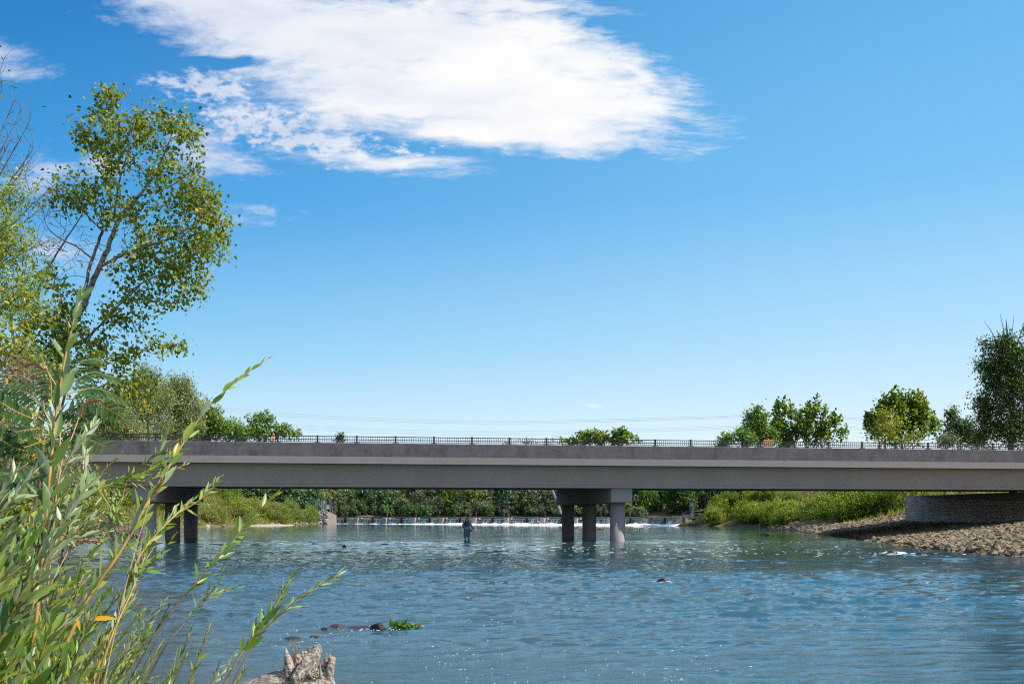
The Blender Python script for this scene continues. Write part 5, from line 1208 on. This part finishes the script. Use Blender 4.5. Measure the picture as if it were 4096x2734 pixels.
def fused(name, caps, voxel, mat, parent, smooth_n=4, disp=None, flat=None):
    """caps: (p, q, r0, r1[, squash-y]) -> one continuous skin"""
    mb = MB()
    for c in caps:
        V, F = capsule(*c[:4])
        if len(c) > 4: mid = (np.array(c[0]) + np.array(c[1])) / 2; V = mid + (V - mid) * np.array(c[4])
        mb.add(V, F)
    o = mb.build(name, None, None)
    m = o.modifiers.new('r', 'REMESH'); m.mode = 'VOXEL'; m.voxel_size = voxel
    s = o.modifiers.new('s', 'SMOOTH'); s.iterations = smooth_n; s.factor = .5
    dg = bpy.context.evaluated_depsgraph_get(); dg.update()
    me = bpy.data.meshes.new_from_object(o.evaluated_get(dg)); old = o.data; o.modifiers.clear(); o.data = me; bpy.data.meshes.remove(old)
    if disp is not None:
        n = len(me.vertices); v = np.empty(n * 3, np.float32); me.vertices.foreach_get('co', v); v = v.reshape(-1, 3); nn = np.empty(n * 3, np.float32); me.vertices.foreach_get('normal', nn); nn = nn.reshape(-1, 3)
        v = v + nn * disp(v)[:, None]; me.vertices.foreach_set('co', v.astype(np.float32).ravel()); me.update()
    me.polygons.foreach_set('use_smooth', np.ones(len(me.polygons), bool))
    me.materials.clear(); me.materials.append(mat); o.parent = parent
    return o

# ---- driftwood stump
def stump():
    Y = 6.2; k = Y / FPX; c0 = at(310, 690, Y); root = thing('driftwood_stump', 'weathered grey driftwood log with its broken root crown pointing up', 'driftwood', tuple(c0)); b = np.array(c0)
    def q(px, py, dy=0.0): return tuple(np.array(at(px, py, Y)) + np.array([0, dy, 0]) - b)
    C = []
    def run(pts, rad):
        P = spline(pts, 3 * len(pts)); r = np.interp(np.linspace(0, 1, len(P)), np.linspace(0, 1, len(rad)), rad)
        for i in range(len(P) - 1): C.append((P[i], P[i + 1], r[i], r[i + 1]))
    run([q(200, 712), q(245, 699), q(280, 688), (q(312, 689))], [.09, .10, .115, .13])
    run([q(312, 690), q(318, 686)], [.12, .11])
    run([q(291, 681, -.05), q(291, 666, -.05), q(289, 656, -.03), q(286, 648.5)], [.05, .036, .020, .007])
    run([q(296, 676, .02), q(297, 662, .04), q(295, 657, .05)], [.04, .03, .02])
    run([q(299, 670, .06), q(301, 658, .08), q(305, 652, .08), q(309.5, 646.5, .08)], [.05, .035, .014, .006])
    run([q(304, 668, .1), q(308, 656, .1), q(311, 651, .1)], [.03, .02, .012])
    run([q(296, 684, -.11), q(302, 672, -.11), q(309, 660, -.06), q(316, 648, -.02)], [.03, .038, .036, .024])
    run([q(305, 676, -.05), q(313, 660, .0), q(318, 647, .02)], [.045, .036, .022])
    run([q(316, 682, 0), q(322, 667, .02), q(329, 658, .02), q(333, 658, 0)], [.05, .034, .02, .012])
    run([q(333, 658, 0), q(331, 668, -.03), q(328, 684, -.04)], [.016, .024, .030])
    run([q(322, 660, -.08), q(323.5, 672, -.09), q(325, 686, -.09)], [.008, .011, .016])
    run([q(312, 690, -.10), q(322, 684, -.08)], [.08, .06])
    for (x, y, d, x1, y1, r) in ((291, 668, -.06, 288, 659, .010), (299, 668, .05, 297.5, 654, .009), (303, 660, .08, 301.5, 652, .009), (313, 655, .02, 312.5, 646.5, .010), (320, 652, .03, 320.5, 646, .008), (327, 662, .03, 325, 653, .009), (331, 662, -.02, 330.5, 653.5, .009), (288, 673, -.07, 283, 667, .008), (308, 668, -.1, 305, 659, .010)): C.append((q(x, y, d), q(x1, y1, d), r, r * .4))
    for (x, y, d, r) in ((285, 671, -.02, .018), (277, 673.5, 0, .014), (309, 681, -.13, .022), (303, 685, -.14, .018), (318, 677, -.11, .02), (298, 666, -.04, .016), (314, 672, -.1, .016)): C.append((q(x, y, d), q(x + .6, y + .6, d), r, r * .8))
    def disp(v):
        up_ = np.clip((v[:, 2] - .0) / .08, 0, 1) * np.clip((v[:, 0] + .22) / .08, 0, 1); g = fbm(v * 11 + 3, 4) * (.008 + .006 * up_); w_ = fbm(np.stack([v[:, 0] * 55 + v[:, 2] * 18, v[:, 1] * 55, v[:, 2] * 5 - v[:, 0] * 4], -1), 3) * (.007 + .013 * up_)
        return g + w_
    m, t, out = material('weathered_wood')
    P = obj_node(t)
    gr_ = t.noise(t.mapping(P, rot=(0, R(-55), 0), scale=(8, 60, 60)), 1.0, 6, .7); bl_ = t.noise(P, 9, 4, .6)
    c = t.ramp(gr_, [(.34, (.06, .045, .035)), (.5, (.30, .255, .21)), (.66, (.54, .49, .43))])
    c = t.mix(t.smooth(bl_, .56, .66), c, t.mix(t.smooth(gr_, .4, .6), (.045, .032, .025, 1), (.16, .11, .08, 1)))
    mo = t.smooth(t.noise(P, 14, 4, .6), .62, .68)
    c = t.mix(t.math('MULTIPLY', mo, t.smooth(t.new('ShaderNodeSeparateXYZ').outputs[0], -1, 1)), c, (.10, .11, .015, 1))
    principled(t, out, c, .9, gr_, .8, .01, .2)
    fused('log', C, .0045, m, root, 3, disp)
    r = np.random.default_rng(6); mb = MB()
    for (x, y, n) in ((293.5, 647, 26), (306, 662, 10), (327, 655, 8)):
        for _ in range(n):
            p = np.array(q(x + r.normal() * 1.0, 666 if n > 20 else y + 4, .02)); e = np.array(q(x + r.normal() * 2.2, y + r.uniform(-10, 2), .02))
            mb.tube(spline([p, (p + e) / 2 + r.normal(size=3) * .006, e], 5), [.0012, .0006], 3, False)
    mb.build('dry_grass_tuft', m_straw, root)
    P_ = np.array([q(319 + r.normal() * 3.5, 672 + r.normal() * 5, -.10 + r.normal() * .02) for _ in range(240)]); V, F = leaves(P_, rdir(r, 240), rdir(r, 240), r.uniform(.006, .014, 240), r.uniform(.004, .007, 240), KITE)
    mesh('moss', V, F, leaf_mat('moss', [(0, (.05, .06, .01)), (1, (.16, .15, .02))], .1), root)
stump()

# ------------------------------------------------------------------ people
m_skin = plain_mat('skin', (.42, .22, .14), .6, .08, 30, .05); m_hair = plain_mat('dark_hair', (.035, .022, .016), .7, .3, 80)
def cloth(name, c): return plain_mat(name, c, .9, .18, 14, .3, .01, 0, .2)
m_greyshirt = cloth('grey_lilac_cloth', (.55, .52, .55)); m_blue = cloth('blue_vest_cloth', (.05, .17, .28)); m_shorts = cloth('teal_patterned_cloth', (.12, .38, .50)); m_pack = cloth('grey_pack_cloth', (.46, .44, .46)); m_black = cloth('black_cloth', (.02, .02, .022))
m_orange = cloth('orange_cloth', (.65, .15, .03)); m_whitec = cloth('white_cloth', (.6, .55, .52)); m_pink = cloth('faded_pink_cloth', (.42, .27, .22)); m_navy = cloth('navy_cloth', (.05, .06, .10)); m_jeans = cloth('jeans_cloth', (.06, .08, .13))
def hand_caps(w, d, side, sc=1.0, up=(0, 0, 1)):
    """palm, four fingers of different length and a thumb, curled around a grip; d = forearm direction"""
    w, d = np.array(w, float), unit(np.array(d, float)); s = unit(np.cross(d, np.array(up))) ; u = np.cross(s, d)
    C = [(w, w + d * .075, .026, .034, (1, 1, 1))]
    for k, (o_, l) in enumerate(((-.027, .070), (-.009, .078), (.009, .073), (.026, .058))):
        a = w + d * .085 + s * o_; m_ = a + d * l * .45 - u * l * .15; e = m_ + d * l * .12 - u * l * .42
        C += [(a, m_, .0095, .009), (m_, e, .009, .0075)]
    a = w + d * .03 - s * .03 * side; C += [(a, a + d * .03 - s * .022 * side - u * .012, .012, .010), (a + d * .03 - s * .022 * side - u * .012, a + d * .058 - s * .012 * side - u * .03, .010, .008)]
    return C
def head_caps(h, f):
    """h head centre, f facing direction: skull, jaw, nose, ears, brow"""
    h, f = np.array(h, float), unit(np.array(f, float)); s = np.cross(f, [0, 0, 1.])
    return [(h + np.array([0, 0, .03]), h + np.array([0, 0, .035]) - f * .02, .088, .090), (h - np.array([0, 0, .03]) + f * .02, h - np.array([0, 0, .075]) + f * .045, .066, .042), (h + f * .092 + np.array([0, 0, .01]), h + f * .108 - np.array([0, 0, .018]), .009, .014),
            (h + s * .082, h + s * .084 - np.array([0, 0, .03]), .016, .012), (h - s * .082, h - s * .084 - np.array([0, 0, .03]), .016, .012), (h + f * .082 + s * .03 + np.array([0, 0, .03]), h + f * .082 - s * .03 + np.array([0, 0, .03]), .014, .014), (h + f * .078 - np.array([0, 0, .052]) + s * .018, h + f * .078 - np.array([0, 0, .052]) - s * .018, .010, .010), (h - np.array([0, 0, .06]) - f * .02, h - np.array([0, 0, .17]) - f * .03, .05, .058)]
def person(name, label, loc, rotz, J, f=(0, 1, 0), parts=(), voxel=.011, skin=m_skin):
    root = thing(name, label, 'person', loc, None, rotz); C = []
    for a, b_, r0, r1 in (('hipL', 'kneeL', .082, .055), ('kneeL', 'ankL', .052, .034), ('hipR', 'kneeR', .082, .055), ('kneeR', 'ankR', .052, .034), ('shL', 'elL', .048, .038), ('elL', 'wrL', .037, .026), ('shR', 'elR', .048, .038), ('elR', 'wrR', .037, .026)): C.append((J[a], J[b_], r0, r1))
    ch = np.array(J['chest']); pv = np.array(J['pelvis'])
    C += [(pv, ch - np.array([0, 0, .1]), .125, .125, (1.15, .85, 1)), (ch - np.array([0, 0, .12]), ch + np.array([0, 0, .02]), .13, .12, (1.3, .85, 1)), (J['shL'], J['shR'], .06, .06), (J['hipL'], J['hipR'], .09, .09)]
    for s in 'LR':
        a = np.array(J['ank' + s]); C.append((a - np.array([0, 0, .03]), a + np.array(J.get('toe', (0, .15, -.045))), .036, .028))
        C += hand_caps(J['wr' + s], np.array(J['wr' + s]) - np.array(J['el' + s]), 1 if s == 'L' else -1)
    C += head_caps(J['head'], f)
    fused('body', C, voxel, skin, root, 3)
    e = np.array(J['head']) + unit(np.array(f)) * .079 + np.array([0, 0, .005]); s_ = np.cross(unit(np.array(f)), [0, 0, 1.])
    mb = MB()
    for sg in (-1, 1): mb.add(*capsule(e + s_ * .032 * sg, e + s_ * .033 * sg, .011, .011, 8, 3))
    mb.build('eyes', m_black, root, True)
    for nm, caps, m in parts: fused(nm, caps, voxel, m, root, 3)
    return root
def fisherman():
    Y = 62.0; p = at(467, 540, Y); zw = -.33
    J = dict(pelvis=(0, 0, .92), chest=(0, .02, 1.33), shL=(-.19, .0, 1.43), shR=(.19, .02, 1.42), elL=(-.27, .06, 1.16), wrL=(-.20, .30, 1.10), elR=(.30, .0, 1.13), wrR=(.40, .20, 1.06), hipL=(-.095, 0, .90), hipR=(.095, 0, .90), kneeL=(-.11, .03, .50), kneeR=(.10, .03, .50), ankL=(-.12, -.02, .08), ankR=(.11, 0, .08), head=(.02, .05, 1.62))
    shirt = [((0, 0, .96), (0, .01, 1.22), .145, .145, (1.12, .85, 1)), ((0, .01, 1.2), (0, .02, 1.36), .15, .14, (1.3, .88, 1)), ((-.19, 0, 1.42), (.19, .02, 1.41), .078, .078), ((-.19, 0, 1.42), (-.27, .06, 1.16), .068, .058), ((-.27, .06, 1.16), (-.21, .27, 1.105), .056, .044), ((.19, .02, 1.41), (.30, 0, 1.13), .068, .058), ((.30, 0, 1.13), (.39, .175, 1.065), .056, .044), ((.0, .02, 1.44), (.02, .03, 1.52), .09, .085)]
    hood = [((.02, .035, 1.66), (.02, .03, 1.67), .118, .118), ((.02, .03, 1.6), (.0, .0, 1.46), .108, .10), ((.03, .14, 1.70), (.03, .20, 1.685), .065, .05, (1.3, 1, .35))]
    vest = [((-.05, -.09, 1.38), (-.02, -.09, 1.16), .10, .11, (1.25, .55, 1)), ((.04, -.085, 1.36), (.06, -.085, 1.20), .085, .09, (1.2, .55, 1)), ((.12, -.03, 1.47), (-.16, -.06, 1.30), .045, .045)]
    pack = [((-.09, -.15, 1.02), (.09, -.15, 1.02), .085, .085, (1, .8, 1.25)), ((-.06, -.16, 1.10), (.07, -.16, 1.10), .07, .07, (1, .8, 1))]
    shorts = [((-.095, 0, .90), (-.11, .03, .56), .115, .108), ((.095, 0, .90), (.10, .03, .56), .115, .108), ((-.09, 0, .93), (.09, 0, .93), .125, .125)]
    r = person('person', 'angler in grey hood and teal shorts wading under the bridge with a rod', (p.x, Y, zw), R(4), J, (.05, 1, -.05), (('shirt', shirt, m_greyshirt), ('hood', hood, m_greyshirt), ('vest', vest, m_blue), ('waist_pack', pack, m_pack), ('shorts', shorts, m_shorts)))
    M = r.matrix_basis
    h = M @ Vector((.42, .27, 1.055)); rod = thing('fishing_rod', 'thin fishing rod with a small reel held by the angler', 'fishing rod', tuple(h)); 
    d = Vector((.62, .35, .62)).normalized(); pts = [-d * .35, d * .4, d * 1.0, d * 1.7 + Vector((0, 0, -.05)), d * 2.3 + Vector((.04, .02, -.16))]
    MB().tube(spline([tuple(q) for q in pts], 20), [.012, .010, .006, .003], 6).build('blank', plain_mat('rod_brown', (.16, .11, .05), .4, .1, 5), rod, True)
    MB().tube([tuple(-d * .36), tuple(-d * .02)], .018, 8).build('grip', plain_mat('cork', (.35, .22, .12), .8, .2, 40), rod)
    MB().tube([tuple(-d * .16 + Vector((-.03, 0, -.07))), tuple(-d * .16 + Vector((.03, 0, -.07)))], .045, 12).build('reel', m_black, rod)
    sg = MB().add(*capsule((.17, -.10, 1.0), (.22, -.06, .97), .03, .025)); sg.add(*capsule((.18, -.10, .93), (.20, -.08, .86), .028, .02)); sg.build('belt_tools', cloth('red_cloth', (.35, .05, .05)), r, True)
fisherman()
def walker(label, px, top_py, facing, top, legs, hair=None, cap=None, bare=False, sleeve=None):
    # stands on the bridge walkway just behind the railing; facing is +1 to the right, -1 to the left along the deck
    u = (px - 512) / FPX; o = BO + BN * .95; tt = (u * o.y - o.x) / (BU.x - u * BU.y); P0 = o + BU * tt; zd = ZG + .30
    H = (EYE + (HOR - top_py) / FPX * P0.y) - zd; s = H / 1.75
    J = dict(pelvis=(0, 0, .95), chest=(0.02, 0, 1.34), shL=(.02, .18, 1.44), shR=(.02, -.18, 1.44), elL=(.03, .26, 1.17), wrL=(.17, .22, 1.0), elR=(-.10, -.25, 1.18), wrR=(.04, -.24, .98), hipL=(0, .09, .92), hipR=(0, -.09, .92), kneeL=(.16, .09, .52), kneeR=(-.04, -.09, .50), ankL=(.22, .09, .10), ankR=(-.26, -.09, .14), head=(.05, 0, 1.64), toe=(.15, 0, -.045))
    prt = []
    if not bare: prt.append(('shirt', [((0, 0, .98), (.01, 0, 1.22), .14, .145, (.85, 1.15, 1)), ((.01, 0, 1.2), (.02, 0, 1.36), .15, .14, (.88, 1.3, 1)), ((.02, .18, 1.43), (.02, -.18, 1.43), .075, .075)], top))
    prt.append(('sleeves', [((.02, .18, 1.43), (.03, .25, 1.22), .066, .06), ((.02, -.18, 1.43), (-.08, -.24, 1.22), .066, .06)], sleeve or top)) if not bare else None
    prt.append(('trousers', [((0, .09, .92), (.16, .09, .52), .105, .08), ((.16, .09, .52), (.22, .09, .15), .075, .06), ((0, -.09, .92), (-.04, -.09, .50), .105, .08), ((-.04, -.09, .5), (-.25, -.09, .18), .075, .06), ((0, .09, .95), (0, -.09, .95), .12, .12)], legs))
    prt.append(('hair', [((.02, 0, 1.70), (.03, 0, 1.71), .098, .098), ((-.02, 0, 1.66), (-.03, 0, 1.58), .085, .06)], hair or m_hair))
    if cap: prt.append(('cap', [((.04, 0, 1.72), (.04, 0, 1.73), .105, .10), ((.12, 0, 1.715), (.18, 0, 1.70), .06, .05, (1, 1.2, .4))], cap))
    r = person('person', label, (P0.x, P0.y, zd), math.atan2(BU.y, BU.x) + (0 if facing > 0 else math.pi), J, (1, 0, 0), prt, .014)
    r.scale = (s, s, s); return r
walker('dark-haired walker in an orange top on the bridge, at the left', 272, 431.9, 1, m_orange, m_orange, sleeve=m_whitec)
walker('walker with light brown hair in faded pink on the bridge before the yellowing tree', 879.5, 440.6, 1, m_pink, m_pink, hair=plain_mat('brown_hair', (.16, .085, .05), .7, .2, 60))
walker('walker in a dark cap on the bridge, the one nearest the right edge', 978, 443.8, 1, m_pink, m_navy, cap=m_navy)
def board():
    u = (768.2 - 512) / FPX; o = BO + BN * 1.3; tt = (u * o.y - o.x) / (BU.x - u * BU.y); p = o + BU * tt; zd = ZG + .30
    r = thing('orange_sign', 'small orange board on a stand behind the bridge railing', 'sign', (p.x, p.y, zd), None, math.atan2(BU.y, BU.x))
    MB().box(-.29, .29, -.02, .02, 1.03, 1.40).build('panel', plain_mat('orange_board', (.62, .30, .14), .6, .08, 5), r); MB().box(-.27, .27, -.02, .02, .86, 1.02).build('panel', m_whitec, r)
    for x in (-.24, .24): MB().tube([(x, .03, 0), (x, .03, 1.38)], .02, 6).build('leg', m_steel, r)
board()

# ---- heron, birds
def heron():
    Y = 152.0; p = at(538.5, 525, Y); root = thing('heron', 'pale grey heron standing in the foam below the weir', 'bird', (p.x, Y, -.25)); 
    m = plain_mat('heron_grey', (.42, .46, .52), .8, .15, 10)
    C = [((-.12, 0, .62), (.10, 0, .72), .07, .13), ((.10, 0, .74), (.17, 0, .95), .075, .045), ((.17, 0, .95), (.08, 0, 1.12), .043, .036), ((.08, 0, 1.12), (.12, 0, 1.28), .034, .034), ((.12, 0, 1.29), (.18, 0, 1.30), .045, .03), ((-.12, 0, .62), (-.34, 0, .50), .06, .02)]
    fused('body', C, .014, m, root, 3)
    MB().add(*capsule((.19, 0, 1.30), (.36, 0, 1.285), .016, .004)).build('beak', plain_mat('beak_yellow', (.5, .35, .08), .5, .1, 5), root)
    for y in (-.04, .04): MB().tube([(0, y, .62), (.05, y, .36), (-.02, y, 0)], [.022, .016, .014], 6).build('leg', m_twig, root)
    fused('wing', [((-.26, .10, .55), (.08, .11, .72), .03, .08), ((-.26, -.10, .55), (.08, -.11, .72), .03, .08)], .014, plain_mat('heron_wing', (.17, .23, .30), .8, .2, 10), root, 2)
    root.scale = (1.25, 1.25, 1.1); root.rotation_euler = (0, 0, R(160))
heron()
def bird(px, py, s, label, rz, flap):
    Y = 70.0; p = at(px, py, Y); root = thing('bird', label, 'bird', tuple(p), None, rz)
    fused('body', [((-.12, 0, 0), (.05, 0, .01), .02, .04), ((.05, 0, .01), (.13, 0, .02), .035, .015)], .01, m_black, root, 2)
    for sg in (-1, 1):
        V = [(.06, 0, .02), (.04, sg * .16, flap), (-.01, sg * .34, flap * .6), (-.08, sg * .15, flap * .9), (-.06, 0, .02)]; V += [(a, b_, c - .008) for a, b_, c in V]
        k = np.arange(5); mesh('wing', V, [np.array([k, (k + 5)[::-1]]), np.stack([k, (k + 1) % 5, (k + 1) % 5 + 5, k + 5], 1)], m_black, root)
    root.scale = (s, s, s)
bird(70, 97.2, 1.0, 'dark bird gliding left of the cottonwood top', .4, .10); bird(14, 88, .9, 'dark bird high at the far left of the sky', 2.2, .08); bird(44, 106.5, .6, 'tiniest of the distant birds, between the other two', 1.2, .02)

# ---- power line
def power():
    Y = 158.0; m_wire = plain_mat('wire', (.10, .11, .12), .6, .1, 1); p = at(766, 0, Y); gz = ground_z(p.x, Y)
    pole = thing('utility_pole', 'wooden utility pole with a crossarm hidden among the trees right of the pier', 'utility pole', (p.x, Y, gz)); b = Vector(pole.location)
    top = at(766, 412.5, Y).z - gz
    MB().tube([(0, 0, -.5), (0, 0, top)], [.17, .11], 10).build('pole', m_bark_dark, pole, True)
    MB().box(-.9, .9, -.08, .08, top - .55, top - .40).build('crossarm', m_bark_dark, pole); MB().box(-.7, .7, -.08, .08, top - 2.15, top - 2.0).build('crossarm', m_bark_dark, pole)
    for x in (-.8, -.3, .7): MB().tube([(x, 0, top - .40), (x, 0, top - .22)], .05, 8).build('insulator', m_whitec, pole)
    K = Y / FPX
    def wire(pts, lab):
        P = [tuple(at(px, py, Y + dy)) for px, py, dy in pts]; mb = MB().tube(spline(P, 40), .010, 4); o = mb.build('power_line', m_wire); tag(o, lab, 'power line', 'power lines above the bridge')
    names = ['top', 'second', 'third', 'fourth', 'fifth', 'lowest']
    for j, (a, c, d, e, f) in enumerate(((403, 413.5, 420.4, 416.2, 413.2), (405, 415.3, 421.9, 417.4, 414.2), (407, 417, 423.3, 418.5, 415.2), (416, 425, 430.7, 426.6, 423.0), (418, 427, 432.6, 428, 424.2), (420, 429, 434.7, 429.4, 425.4))):
        wire([(150, a - 3, 12), (300, c, 8), (487, d, 4), (700, e, 0), (766, f, 0), (850, f + 3.6, 0), (950, f + 7, 0), (1060, f + 9, 0)], names[j] + ' wire of the power line sagging across the sky above the bridge')
power()
